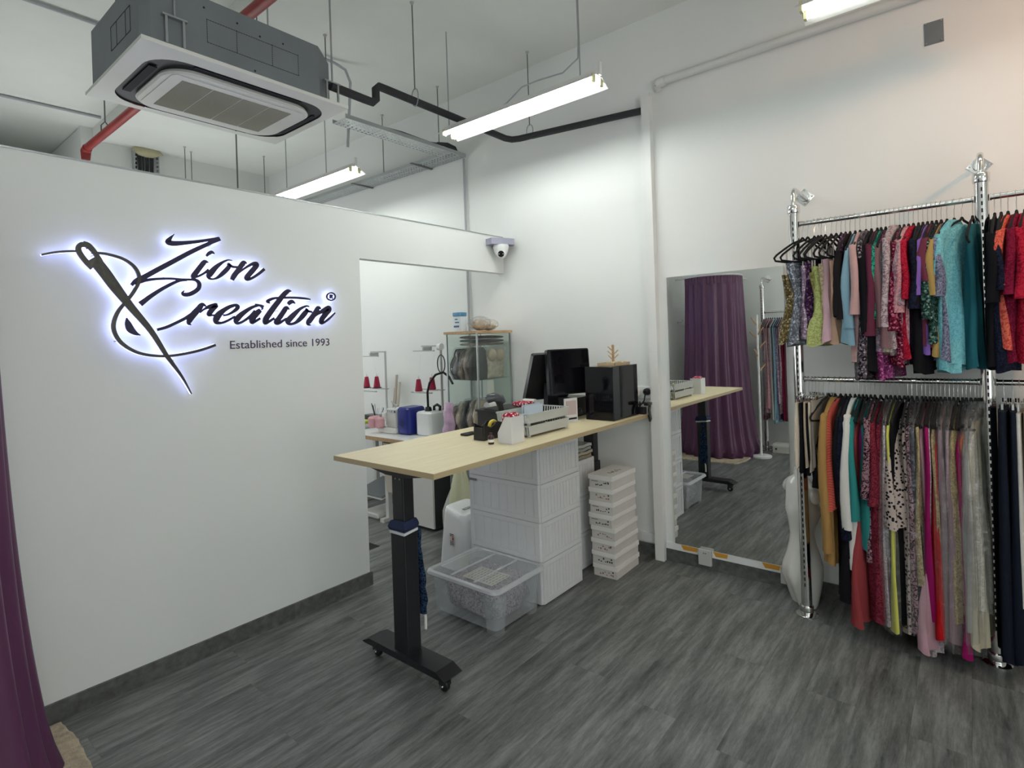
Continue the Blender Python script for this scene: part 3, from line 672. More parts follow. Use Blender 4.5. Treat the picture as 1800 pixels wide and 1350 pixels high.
tube_lamp(2.82, 3.94, 5.16, 'lit twin tube lamp over the workroom, cut off by the partition', 3.0, (.35, .9))
tube_lamp(2.87, -.66, .57, 'lit twin tube lamp at the top edge above the clothes racks', tm=MTB2)
tube_lamp(.35, -2.6, -1.38, 'twin tube lamp near the shopfront behind the viewpoint')
tube_lamp(.35, .05, 1.27, 'twin tube lamp over the viewpoint in front of the left-wall rack')
q = MB(); q.tube([(2.81, 1.73, 3.55), (2.83, 1.74, 3.3), (2.82, 1.74, 3.18), (2.82, 1.85, 3.13), (2.85, 2.05, 3.16), (2.87, 2.2, 3.17), (2.86, 2.32, 3.1), (2.83, 2.35, 3.07)], .005, 6)
tag(build('lamp_cable', q, MCD, smooth=True, loc=(2.82, 1.8, 3.1)), 'grey cable looping from the rod onto the near tube lamp', 'cable')
# ================================================================ THE STANDING DESK
def rot2(cx, cy, a):
    ca, sa = math.cos(a), math.sin(a)
    return lambda u, v: (cx+u*ca-v*sa, cy+u*sa+v*ca)
t = thing('standing_desk', 'pale oak height-adjustable standing desk with black column legs on casters', 'desk', (2.58, 2.1, 0))
q = MB(); q.box(1.578, 3.575, 1.738, 2.463, .9755, 1.0)
tp = build('tabletop', q, MOAK, t)
build('edge_band', (lambda q: (q.box(1.5775, 1.5785, 1.7372, 2.4632, .9757, .9995), q.box(1.5785, 3.575, 1.7368, 1.7379, .9757, .9995), q)[2])(MB()), mat('oak_edge_band', (.48, .38, .22), .5), tp)
q = MB(); q.box(1.72, 3.38, 2.05, 2.07, .935, .965); q.box(1.72, 3.38, 2.13, 2.15, .935, .965); each('cross_beam', q, MBK, t)
for k, x in enumerate((1.70, 3.40)):
    yc = 2.09 if k == 0 else 2.10
    q = MB(); q.prism([(1.80, .975), (2.40, .975), (2.40, .962), (2.17, .925), (2.02, .925), (1.80, .962)], x-.035, x+.035, 'x'); build('support_bracket', q, MBK, t)
    q = MB(); q.rbox(x-.033, x+.033, yc-.040, yc+.040, .66, .935, .006, 2, .001); u = build('upper_column', q, MBK, t)
    q = MB()
    for dy in (-.02, .01): q.lathe([(.004, x-.035), (.004, x-.033)], (0, yc+dy, .915), 8, 'x')
    each('bolt', q, MST, u)
    q = MB(); q.rbox(x-.041, x+.041, yc-.05, yc+.05, .105, .672, .006, 2, .001); build('lower_column', q, MBK, t)
    y0, y1 = (1.80, 2.36) if k == 0 else (1.985, 2.52)
    q = MB(); q.prism([(y0-.012, .082), (y0+.045, .108), (y1-.045, .108), (y1+.012, .082), (y1, .078), (y0, .078)], x-.055, x+.055, 'x'); build('foot', q, MBK, t)
    for yy in (y0+.04, y1-.045):
        q = MB(); q.box(x-.018, x-.012, yy-.016, yy+.026, .03, .07); q.box(x+.012, x+.018, yy-.016, yy+.026, .03, .07); q.lathe([(.022, .066), (.022, .079)], (x, yy+.006, 0), 12); q.box(x-.018, x+.018, yy-.004, yy+.026, .06, .067)
        cs = build('caster', q, mat('caster_black', (.03, .03, .03), .35), t)
        q = MB(); q.lathe([(.024, x-.011), (.027, x-.007), (.027, x+.007), (.024, x+.011)], (0, yy+.006, .0275), 18, 'x'); build('wheel', q, MBP, cs, smooth=30)
        q = MB(); q.lathe([(.006, x-.0225), (.009, x-.018), (.009, x+.018), (.006, x+.0225)], (0, yy+.006, .0275), 10, 'x'); build('axle', q, MCH, cs)
# cloth band and mesh bag on the leg
t = thing('cloth_tie', 'navy and white cloth tied round the near desk leg above the mesh bag', 'cloth', (1.70, 2.09, .672))
q = MB(); rg = []
for z, g in ((.676, .012), (.69, .018), (.704, .014), (.718, .006)):
    rg.append([(1.70+s*(.034+g*(1+.3*math.sin(k*2.1)))*1, 2.09+c_*(.041+g*(1+.3*math.cos(k*1.7))), z+.006*math.sin(k)) for k, (s, c_) in enumerate([(-1, -1), (0, -1.08), (1, -1), (1.08, 0), (1, 1), (0, 1.08), (-1, 1), (-1.08, 0)])])
q.loft(rg); build('band', q, mat('navy_cloth', (.012, .022, .07), .8), t, smooth=True)
q = MB(); rg = [[(x, y, z-.016 if i == 0 else z-.004) for x, y, z in rg[0]] for i in range(2)]
q.loft(rg); build('white_edge', q, mat('white_cloth', (.7, .72, .75), .8), t, smooth=True)
t = thing('mesh_bag', 'dark blue mesh bag hanging down behind the near desk leg', 'bag', (1.76, 2.07, .2))
q = MB(); rg = []
for i in range(14):
    z = .665-.41*i/13; wd = .008+.03*min(1, i/8)+(.006*math.sin(i*1.9)); cx = 1.765+.012*i/13+.004*math.sin(i*1.3)
    rg.append([(cx+.011*math.cos(a), 2.07+wd*math.sin(a)+.003*math.sin(3*a+i), z) for a in [k*PI/5 for k in range(10)]])
q.loft(rg); build('pouch', q, fabric('mesh_blue', (.03, .06, .12), 'lace', (.004, .008, .02)), t, smooth=True)
q = MB(); q.tube([(1.775, 2.055, .30), (1.78, 2.05, .23), (1.778, 2.05, .18)], .007, 6); build('cord', q, MPP, t)

# ---------------------------------------------------------------- things on the desk
D0 = 1.0005
t = thing('desk_organiser', 'white card desk organiser with a sloping cut side, nearest the desk front edge', 'organiser', (2.27, 1.90, 1))
MCW = mat('white_card', (.74, .74, .73), .6)
q = MB()
q.box(2.235, 2.34, 1.856, 1.860, D0, 1.142); q.box(2.336, 2.340, 1.860, 1.952, D0, 1.142)
q.prism([(1.860, D0), (1.952, D0), (1.952, 1.055), (1.90, 1.142), (1.860, 1.142)], 2.235, 2.239, 'x')
q.box(2.239, 2.336, 1.948, 1.952, D0, 1.055); q.box(2.239, 2.336, 1.860, 1.948, D0, 1.004)
build('tray_box', q, MCW, t)
tag(build('patterned_pouch', (lambda q: (q.rbox(2.25, 2.33, 1.865, 1.94, 1.0045, 1.158, .02, 3), q)[1])(MB()), fabric('red_pattern', (.40, .02, .05), 'floral', (.8, .7, .7)), smooth=True, loc=(2.29, 1.9, 1.004)), 'red, white and black patterned pouch standing in the white organiser', 'pouch')
t = thing('small_bottle', 'small dark bottle with a white label left of the white organiser', 'bottle', (2.195, 1.955, 1))
q = MB(); q.lathe([(.015, D0), (.016, 1.004), (.016, 1.042), (.007, 1.05), (.007, 1.06)], (2.195, 1.965, 0), 14); build('bottle_body', q, mat('dark_maroon', (.04, .008, .015), .3), t, smooth=40)
q = MB(); q.lathe([(.0164, 1.012), (.0164, 1.026)], (2.195, 1.965, 0), 14); build('paper_label', q, MPP, t)
t = thing('tape_dispenser', 'black tape dispenser with a yellow tape roll behind the white organiser', 'tape dispenser', (2.32, 2.1, 1))
q = MB()
for y0, y1 in ((2.055, 2.063), (2.125, 2.133)):
    q.prism([(2.24, D0), (2.41, D0), (2.41, 1.045), (2.385, 1.085), (2.345, 1.092), (2.33, 1.078), (2.30, 1.066), (2.27, 1.078), (2.245, 1.092)], y0, y1, 'y')
q.box(2.24, 2.41, 2.063, 2.125, D0, 1.012); q.box(2.405, 2.412, 2.063, 2.125, 1.012, 1.08); q.box(2.24, 2.247, 2.063, 2.125, 1.012, 1.07)
build('dispenser_base', q, MBP, t)
q = MB(); q.tube([(2.36+.030*math.cos(a), 2.094, 1.06+.030*math.sin(a)) for a in [k*PI/12 for k in range(24)]], .011, 8, close=True); build('tape_roll', q, mat('yellow_tape', (.62, .50, .05), .35), t, smooth=True)
q = MB(); q.rbox(2.30, 2.40, 2.245, 2.30, D0, 1.012, .008); tag(build('stapler_base', q, MBP, smooth=30, loc=(2.33, 2.27, 1)), 'flat black gadget lying behind the tape dispenser', 'gadget')
# two-tier letter tray
t = thing('letter_tray', 'grey-white two-tier plastic letter tray in the middle of the desk', 'tray', (2.62, 1.99, 1))
MTG = mat('tray_grey', (.52, .53, .50), .5)
for k, z in enumerate((1.012, 1.078)):
    q = MB(); x0, x1, y0, y1 = 2.435, 2.815, 1.895, 2.12
    q.box(x0, x1, y0, y1, z, z+.003)
    q.prism([(x0, z+.003), (x1, z+.003), (x1+.010, z+.052), (x0-.010, z+.052)], y0-.003, y0, 'y'); q.prism([(x0, z+.003), (x1, z+.003), (x1+.010, z+.052), (x0-.010, z+.052)], y1, y1+.003, 'y')
    for i in range(12):
        yy = y0+.006+i*(y1-y0-.008)/12
        for xx, s in ((x0, -1), (x1, 1)): q.prism([(xx, z), (xx+s*.003, z), (xx+s*.011, z+.052), (xx+s*.008, z+.052)], yy, yy+.007, 'y')
    for xx in (x0-.011, x1+.007): q.box(xx, xx+.004, y0-.003, y1+.003, z+.047, z+.054)
    q.box(x0-.011, x1+.011, y0-.006, y0-.003, z+.046, z+.054); q.box(x0-.011, x1+.011, y1+.003, y1+.006, z+.046, z+.054)
    for xx in (x0+.005, x1-.02):
        for yy in (y0+.005, y1-.02): q.box(xx, xx+.015, yy, yy+.015, z-.011, z)
    build('tier', q, MTG, t)
q = MB(); [q.box(2.45, 2.79, 1.91+.004*k, 2.10, 1.016+.004*k, 1.019+.004*k) for k in range(3)]; tag(build('paper_stack', q, MPP, loc=(2.6, 2, 1.015)), 'papers lying in the lower tier of the letter tray', 'paper')
q = MB(); q.box(2.60, 2.80, 1.93, 2.10, 1.082, 1.086); q.box(2.61, 2.79, 2.06, 2.064, 1.086, 1.145); q.box(2.61, 2.79, 2.08, 2.084, 1.086, 1.15); tag(build('notepad', q, mat('notepad_blue_white', (.6, .68, .75), .6), loc=(2.7, 2.05, 1.082)), 'pale notepads standing in the upper tier of the letter tray', 'notepad')
# framed payment code: the code itself is left out
t = thing('counter_sign', 'white framed counter card right of the letter tray', 'sign', (3.02, 2.0, 1))
g = rot2(2.985, 2.03, -.28)
def obox(mb, g, u0, u1, v0, v1, z0, z1):
    vs = [(*g(u, v), z) for z in (z0, z1) for v in (v0, v1) for u in (u0, u1)]
    mb.add(vs, [(0, 2, 3, 1), (4, 5, 7, 6), (0, 1, 5, 4), (2, 6, 7, 3), (0, 4, 6, 2), (1, 3, 7, 5)])
q = MB(); obox(q, g, 0, .108, 0, .008, D0, 1.152); obox(q, g, 0, .108, -.03, .04, D0, 1.004); build('card_holder', q, MCW, t)
q = MB(); obox(q, g, .01, .098, -.0012, 0, 1.045, 1.135); build('printed_panel', q, mat('pink_grey_print', (.55, .45, .45), .6), t)
q = MB(); obox(q, g, .008, .10, -.0012, 0, 1.014, 1.026); build('print_bar', q, MINK, t)
# cash drawer
t = thing('cash_drawer', 'low black cash drawer behind the letter tray', 'cash drawer', (2.8, 2.27, 1))
q = MB(); q.rbox(2.60, 2.93, 2.15, 2.44, D0, 1.095, .006, 2, .002); build('drawer_case', q, MBP, t)
q = MB(); q.rbox(2.59, 2.94, 2.14, 2.45, 1.096, 1.108, .006, 2, .002); build('lid', q, MBP, t)
q = MB()
for i in range(9): q.box(2.605+.013*i, 2.614+.013*i, 2.2, 2.38, 1.108, 1.113)
each('ridge', q, MBK, t)
t = thing('wallet', 'red, white and black patterned wallet lying on the cash drawer', 'wallet', (2.84, 2.25, 1.11))
q = MB(); q.rbox(2.78, 2.90, 2.20, 2.30, 1.1135, 1.142, .01); build('wallet_body', q, bpy.data.materials['red_pattern'], t, smooth=30)
q = MB(); q.tube([(2.90, 2.20, 1.134), (2.90, 2.29, 1.134)], .0195, 14); tag(build('receipt_roll', q, MPP, smooth=40, loc=(2.9, 2.25, 1.11)), 'white paper roll lying beside the patterned wallet', 'paper roll')
t = thing('barcode_scanner', 'black handheld barcode scanner standing upright behind the letter tray', 'scanner', (2.60, 2.14, 1))
q = MB(); q.tube([(2.548, 2.186, D0), (2.548, 2.186, 1.006)], .045, 20)
build('stand_foot', q, MBP, t, smooth=40)
q = MB(); q.tube([(2.558, 2.186, 1.006), (2.558, 2.186, 1.05), (2.553, 2.188, 1.10), (2.54, 2.19, 1.15), (2.53, 2.195, 1.185)], [.014, .015, .017, .019, .022], 12); build('handle', q, MBP, t, smooth=True)
q = MB(); q.tube([(2.555, 2.173, 1.168), (2.54, 2.185, 1.192), (2.505, 2.21, 1.206), (2.475, 2.225, 1.198), (2.465, 2.232, 1.192)], [.014, .026, .027, .026, .022], 14); build('scan_head', q, mat('scanner_grey', (.05, .055, .065), .25), t, smooth=True)
# point-of-sale double screen
t = thing('point_of_sale_terminal', 'black double-screen point-of-sale terminal on the desk', 'computer', (3.08, 2.18, 1))
q = MB(); q.rbox(2.97, 3.22, 2.10, 2.36, D0, 1.022, .02, 3, .004); build('base', q, MBP, t, smooth=30)
q = MB(); q.prism([(3.03, 1.022), (3.17, 1.022), (3.155, 1.24), (3.05, 1.24)], 2.20, 2.235, 'y'); build('neck', q, MBP, t)
def screen(L, R, z0, z1, lean, name, m2):
    L, R = Vector(L), Vector(R); u = (R-L).normalized(); n_ = Vector((u.y, -u.x)); up = Vector((n_.x*-lean, n_.y*-lean, z1-z0))
    hh = up.length; up.normalize(); U = Vector((u.x, u.y, 0)); N3 = U.cross(up).normalized(); W_ = (R-L).length
    O = Vector((L.x, L.y, z0))
    def P(a, b, d): return tuple(O+U*a+up*b+N3*d)
    def slab(a0, a1, b0, b1, d0, d1, r):
        pts = []
        for ca, cb, s in ((a1-r, b1-r, 0), (a0+r, b1-r, 90), (a0+r, b0+r, 180), (a1-r, b0+r, 270)):
            for k in range(5): an = math.radians(s+22.5*k); pts.append((ca+r*math.cos(an), cb+r*math.sin(an)))
        q = MB(); q.loft([[P(a, b, d0) for a, b in pts], [P(a, b, d1) for a, b in pts]]); return q
    s_ = build(name, slab(0, W_, 0, hh, -.030, 0, .014), MBP, t, smooth=30)
    build('glass', slab(.008, W_-.008, .008, hh-.008, 0, .0012, .008), MGB, s_)
screen((2.955, 2.120), (3.275, 2.004), 1.17, 1.47, .02, 'customer_screen', None)
screen((3.31, 2.24), (2.955, 2.35), 1.14, 1.45, .12, 'operator_screen', None)
# black tower cabinet
t = thing('black_box_cabinet', 'tall glossy black box standing at the wall end of the desk', 'cabinet', (3.34, 1.88, 1))
q = MB(); q.rbox(3.165, 3.51, 1.777, 1.985, D0, 1.348, .004, 2, .001); build('case', q, MGB, t)
q = MB(); q.box(3.1642, 3.165, 1.79, 1.972, 1.014, 1.335); build('side_panel', q, MGB, t)
t = thing('jewellery_board', 'small pale wooden tray on top of the tall black box', 'tray', (3.33, 1.87, 1.349))
q = MB(); q.box(3.24, 3.45, 1.80, 1.93, 1.349, 1.354)
for a in ((3.24, 3.45, 1.80, 1.805), (3.24, 3.45, 1.925, 1.93), (3.24, 3.245, 1.80, 1.93), (3.445, 3.45, 1.80, 1.93)): q.box(*a, 1.354, 1.368)
build('tray_base', q, mat('pale_wood', (.55, .42, .26), .6), t)
q = MB()
for k in range(34): q.ball((random.uniform(3.26, 3.40), random.uniform(1.815, 1.91), random.uniform(1.362, 1.376)), .008, .008, .006, 6, 4)
tag(build('trinkets', q, mat('ivory_beads', (.72, .62, .42), .4), smooth=True, loc=(3.33, 1.86, 1.36)), 'ivory and gold trinkets heaped in the wooden tray', 'trinkets', kind='stuff')
t = thing('jewellery_tree', 'small wooden peg tree standing in the tray on the black box', 'stand', (3.385, 1.89, 1.355))
q = MB(); q.tube([(3.385, 1.89, 1.355), (3.385, 1.89, 1.475)], .0085, 10); q.ball((3.385, 1.89, 1.477), .011, .011, .010, 10, 6); build('post', q, MWD, t, smooth=True)
for k, (a, z) in enumerate(((2.4, 1.46), (5.6, 1.435), (2.2, 1.43), (5.4, 1.405), (2.6, 1.40), (.4, 1.45), (3.6, 1.415))):
    p = (3.385+.008*math.cos(a), 1.89+.008*math.sin(a), z-.012); e = (3.385+.036*math.cos(a), 1.89+.036*math.sin(a), z+.014)
    build('peg', T([p, e], .004, 6), MWD, t)
# wall sockets and plugs
t = thing('wall_socket', 'white double wall socket with black plug beside the black box', 'socket', (3.61, 1.77, 1.14))
q = MB(); q.rbox(3.602, 3.6195, 1.722, 1.86, 1.10, 1.186, .004, 2); build('face_plate', q, MWP, t)
q = MB(); q.rbox(3.565, 3.6018, 1.80, 1.85, 1.115, 1.165, .01, 2); build('adapter', q, MIV, t, smooth=30)
q = MB(); q.tube([(3.6015, 1.752, 1.15), (3.58, 1.752, 1.15), (3.565, 1.752, 1.148)], [.026, .024, .014], 14); build('plug', q, MBP, t, smooth=30)
q = MB(); q.tube([(3.568, 1.752, 1.140), (3.562, 1.76, 1.09), (3.55, 1.80, 1.04), (3.52, 1.83, 1.02), (3.53, 1.80, 1.01), (3.54, 1.76, 1.012)], .005, 6); build('power_cord', q, MBP, t, smooth=True)
t = thing('power_strip', 'black power strip and tangled black leads at the wall end of the desk', 'power strip', (3.55, 1.80, 1.0))
q = MB(); q.rbox(3.527, 3.563, 1.742, 1.99, D0, 1.05, .006, 2); build('strip_case', q, MBP, t)
q = MB(); q.tube([(3.545, 1.83, 1.05), (3.545, 1.83, 1.08)], .019, 10); q.tube([(3.545, 1.90, 1.05), (3.545, 1.90, 1.085)], .02, 10); build('plug', q, MBP, t)
q = MB(); q.rbox(3.50, 3.566, 1.70, 1.735, 1.065, 1.085, .006, 2)
for k in range(5):
    pts = [(3.54+.02*math.sin(k+i*1.1), 1.76+.02*i+.02*math.cos(k*2+i), 1.056+.028*abs(math.sin(i*1.3+k))) for i in range(7)]
    q.tube(pts, .0045, 6)
build('leads', q, MBP, t, smooth=True)
q = MB(); q.tube([(3.57, 1.72, 1.075), (3.545, 1.715, 1.03), (3.55, 1.71, .97), (3.56, 1.72, .955), (3.575, 1.73, .99)], .009, 8); build('hanging_plug', q, MBP, t, smooth=True)
q = MB()
for k in range(5):
    pts = [(3.23-.02*k+.04*math.sin(i*1.2+k*2), 2.05+.03*math.cos(i*1.5+k), 1.012+.02*abs(math.sin(i*.9+k))+.01*k) for i in range(8)]
    q.tube(pts, .004, 6)
tag(build('cable_tangle', q, MBP, smooth=True, loc=(3.2, 2.05, 1)), 'tangled black cables between the screens and the tall black box', 'cable')
q = MB(); q.rbox(3.24, 3.40, 2.10, 2.30, D0, 1.13, .006, 2, .002)
tag(build('receipt_printer', q, MBP, loc=(3.32, 2.2, 1)), 'squat black printer behind the tall black box', 'printer')

# ================================================================ UNDER THE DESK
MDR = mat('drawer_white', (.72, .73, .74), .4)
MDG = mat('drawer_groove', (.60, .61, .63), .5)
def drawer_tower(name, x0, x1, y0, y1, hs, label, ribs_front=10, ribs_side=7):
    t = thing(name, label, 'drawer tower', ((x0+x1)/2, (y0+y1)/2, 0), 'drawer towers under the desk')
    z = .004
    for h in hs:
        q = MB(); q.rbox(x0+.006, x1-.004, y0+.006, y1-.004, z+.001, z+h-.001, .012, 3, .003)
        # frames: rails top and bottom, stiles at the corners, and raised vertical slats
        for (a0, a1) in ((z+.002, z+.030), (z+h-.026, z+h-.002)):
            q.box(x0+.014, x1-.012, y0+.0015, y0+.0065, a0, a1); q.box(x0+.0015, x0+.0065, y0+.014, y1-.012, a0, a1)
        for a in (x0+.014, x1-.042): q.box(a, a+.03, y0+.0015, y0+.0065, z+.031, z+h-.027)
        for a in (y0+.014, y1-.042): q.box(x0+.0015, x0+.0065, a, a+.03, z+.031, z+h-.027)
        w_ = (x1-x0-.11)/ribs_front
        for i in range(ribs_front): q.box(x0+.052+i*w_, x0+.052+(i+.86)*w_, y0+.0035, y0+.0068, z+.036, z+h-.032)
        w_ = (y1-y0-.11)/ribs_side
        for i in range(ribs_side): q.box(x0+.0035, x0+.0068, y0+.052+i*w_, y0+.052+(i+.90)*w_, z+.036, z+h-.032)
        build('drawer', q, MDR, t, smooth=25)
        z += h
    return t
drawer_tower('drawer_tower', 2.575, 3.01, 1.945, 2.515, (.245, .228, .222, .222), 'white ribbed four-drawer plastic tower under the middle of the desk')
q = MB(); q.box(2.5745, 2.5765, 2.44, 2.50, .66, .675); tag(build('maker_label', q, mat('grey_label', (.2, .2, .22), .5), loc=(2.575, 2.47, .667)), 'tiny grey label on the side of the white drawer tower', 'label')
drawer_tower('drawer_tower', 3.025, 3.335, 2.03, 2.56, (.24, .24, .24), 'white plastic tower between the ribbed tower and the shoe boxes', 6, 7)
t = thing('folded_bags', 'flat pile of brown and clear plastic garment bags on the tower behind the shoe boxes', 'bags', (3.2, 2.2, .73))
for k, (a, b, z, c) in enumerate(((3.03, 3.30, .727, (.30, .26, .17)), (3.04, 3.32, .751, (.46, .43, .34)), (3.03, 3.30, .776, (.36, .37, .32)), (3.06, 3.31, .800, (.58, .58, .53)))):
    q = MB(); rg = []
    for i in range(9):
        xx = a+(b-a)*i/8; rg.append([(xx+.004*math.sin(j*2+i), 2.04+.44*((j if j < 5 else 9-j)/4.), z+(.019 if j >= 5 else 0)+.003*math.sin(i*1.7+j*2.1+k)) for j in range(10)])
    q.loft(rg); build('bag', q, mat('bag_film_%d' % k, c, .25, bump=.6, bscale=20), t, smooth=50)
# shoe boxes
zb = 0.0
offs = [(.012, -.004, .02), (.010, -.002, -.01), (.008, .0, .0), (.006, -.002, .015), (-.004, .004, -.015), (0, .0, .0), (0, .002, .01), (.0, .0, -.005)]
names = ['bottommost', 'second from the bottom', 'third from the bottom', 'fourth from the bottom', 'fifth from the bottom', 'third from the top', 'second from the top', 'topmost']
inks = [MBR, MINK, MBR, MBR, MINK, MINK, MBR, MINK]
for k in range(8):
    dx, dy, rz = offs[k]
    g0 = rot2(3.27+dx, 1.862+dy, rz)
    t = thing('shoe_box', 'white lidded shoe box, %s of the stack under the desk' % names[k], 'box', (3.27+dx, 1.862+dy, zb), 'shoe boxes stacked under the desk')
    q = MB(); obox(q, g0, -.155, .155, -.082, .082, zb+.0006, zb+.058); bd = build('box_body', q, MKR, t)
    q = MB(); obox(q, g0, -.16, .16, -.087, .087, zb+.052, zb+.0815); build('lid', q, mat('lid_white', (.78, .77, .74), .7) if 'lid_white' not in bpy.data.materials else bpy.data.materials['lid_white'], t)
    q = MB()
    for j in range(7):
        v = -.06+.015*j+random.uniform(-.003, .003); hz = zb+random.choice([.014, .017, .030]); obox(q, g0, -.1556, -.155, v, v+.009, hz, hz+random.uniform(.003, .012))
    if k in (4, 7, 5): obox(q, g0, -.1556, -.155, .02, .068, zb+.040, zb+.043)
    build('marker_scribble', q, inks[k], bd, kind='stuff')
    if k != 3:
        q = MB(); c0 = g0(-.1556, -.055); q.tube([(c0[0], c0[1], zb+.040), (c0[0]+.0006, c0[1], zb+.040)], .0055, 10); build('round_sticker', q, MINK, bd)
    if k == 7:
        q = MB()
        for j in range(9): obox(q, g0, -.07+.014*j, -.062+.014*j, -.03+.012*math.sin(j), -.022+.02*math.cos(j*2), zb+.0815, zb+.082)
        build('lid_script', q, MINK, t, kind='stuff')
    zb += .082
# clear storage bin
t = thing('clear_storage_bin', 'clear plastic storage bin with snap lid on the floor in front of the drawer tower', 'storage bin', (2.35, 2.17, 0))
def ring(x0, x1, y0, y1, r, z): return rrect(x0, x1, y0, y1, r, z, 4)
q = MB(); q.loft([ring(2.175, 2.525, 1.955, 2.40, .03, .022), ring(2.15, 2.55, 1.93, 2.425, .035, .235)], caps=False)
q.add(ring(2.175, 2.525, 1.955, 2.40, .03, .022), [tuple(range(20))])
build('tub', q, MBX, t, smooth=40)
MBR2 = clear_film('clear_rib', (.95, .96, .97), .5, .2, .42)
q = MB()
for (x, y) in ((2.17, 1.95), (2.17, 2.33), (2.455, 1.95), (2.455, 2.33)):
    q.loft([ring(x, x+.075, y, y+.075, .015, .001), ring(x-.012, x+.087, y-.012, y+.087, .015, .2)], caps=False)
each('corner_foot', q, MBX, t, smooth=40)
q = MB(); q.loft([ring(2.128, 2.568, 1.908, 2.448, .045, .232), ring(2.122, 2.568, 1.903, 2.449, .045, .238), ring(2.126, 2.564, 1.907, 2.445, .045, .252), ring(2.14, 2.55, 1.92, 2.43, .04, .258), ring(2.15, 2.54, 1.93, 2.42, .035, .250)], caps=False); build('lid_rim', q, MBR2, t, smooth=50)
q = MB(); q.add(ring(2.15, 2.54, 1.93, 2.42, .035, .250), [tuple(range(20))]); build('lid_panel', q, MBX, t)
q = MB(); q.box(2.16, 2.53, 2.26, 2.27, .2505, .256); q.box(2.16, 2.53, 2.09, 2.10, .2505, .256); each('lid_ridge', q, MBR2, t)
q = MB(); q.box(2.2, 2.36, 2.0, 2.22, .2425, .2435); lb = tag(build('packing_list', q, mat('paper_cream', (.72, .70, .58), .7), loc=(2.3, 2.1, .243)), 'printed list sheet under the lid of the clear bin', 'paper')
q = MB()
for i in range(5):
    for j in range(9): q.box(2.215+.028*i, 2.233+.028*i, 2.01+.022*j, 2.014+.022*j, .2436, .2439)
s_ = build('print_rows', q, MINK, None, loc=(2.3, 2.1, .243)); s_.parent = lb; s_.location = (0, 0, 0); s_['kind'] = 'stuff'
def bundle(name, cx, cy, cz, rx, ry, rz, c, lab, cat, film=True, seed=0):
    rnd = random.Random(seed)
    ph = [rnd.uniform(0, 6) for _ in range(8)]
    rg = []
    for i in range(13):
        a = -PI/2+PI*i/12; ring_ = []
        for k in range(26):
            b = 2*PI*k/26
            e = .42
            cb = math.copysign(abs(math.cos(b))**e, math.cos(b)); sb = math.copysign(abs(math.sin(b))**e, math.sin(b))
            d = 1+.07*math.sin(5*b+ph[0]+i)+.05*math.sin(9*b+ph[1])*math.cos(3*a+ph[2])
            ca = max(.02, math.cos(a))**.32
            ring_.append((cx+rx*ca*cb*d, cy+ry*ca*sb*d, cz+rz*math.sin(a)*(1+.08*math.sin(3*b+ph[3]))))
        rg.append(ring_)
    q = MB(); q.loft(rg)
    o = build(name, q, c, smooth=True, loc=(cx, cy, cz-rz)); tag(o, lab, cat); return o
FB = lambda n, c, c2: fabric(n, c, 'lace', c2, .6)
bundle('fabric_bundle', 2.35, 2.17, .130, .162, .20, .103, FB('mauve_pack', (.50, .47, .48), (.20, .17, .22)), 'grey-mauve bagged fabric filling the clear bin', 'fabric', seed=1)
# stool
t = thing('bath_stool', 'white moulded plastic stool between the drawer tower and the workroom', 'stool', (2.80, 2.76, 0))
q = MB(); rg = []
for z, gx, gy, r in ((.001, .160, .125, .03), (.02, .158, .123, .03), (.20, .145, .112, .035), (.345, .134, .102, .045), (.372, .128, .098, .05), (.383, .112, .085, .05)):
    rg.append([(x, y, z+(.028*((y-2.76)/.1+ .2) if z > .3 else 0)) for x, y, _ in rrect(2.80-gx, 2.80+gx, 2.76-gy, 2.76+gy, r, z, 6)])
rg.append([(x, y, z-.010+.0*x) for x, y, z in [(2.80+(a-2.80)*.75, 2.76+(b-2.76)*.75, c) for a, b, c in rg[-1]]])
q.loft(rg); build('shell', q, MWP, t, smooth=50)
q = MB(); q.rbox(2.76, 2.84, 2.745, 2.775, .376, .3815, .012, 4, .0005); build('grip_hole', q, mat('hole_grey', (.25, .25, .24), .6), t)
q = MB(); g = rot2(2.65, 2.75, 0)
q.box(2.6455, 2.6475, 2.70, 2.705, .20, .205); st = build('care_label', B(2.6468, 2.6478, 2.735, 2.775, .16, .245), mat('label_clear', (.62, .62, .6), .4), t)
q = MB(); q.box(2.6460, 2.6467, 2.737, 2.752, .20, .222); build('red_print', q, MRK, st)
q = MB()
for z in (.17, .18, .19, .228, .238): q.box(2.6460, 2.6467, 2.738, 2.772, z, z+.004)
build('black_print', q, MINK, st, kind='stuff')
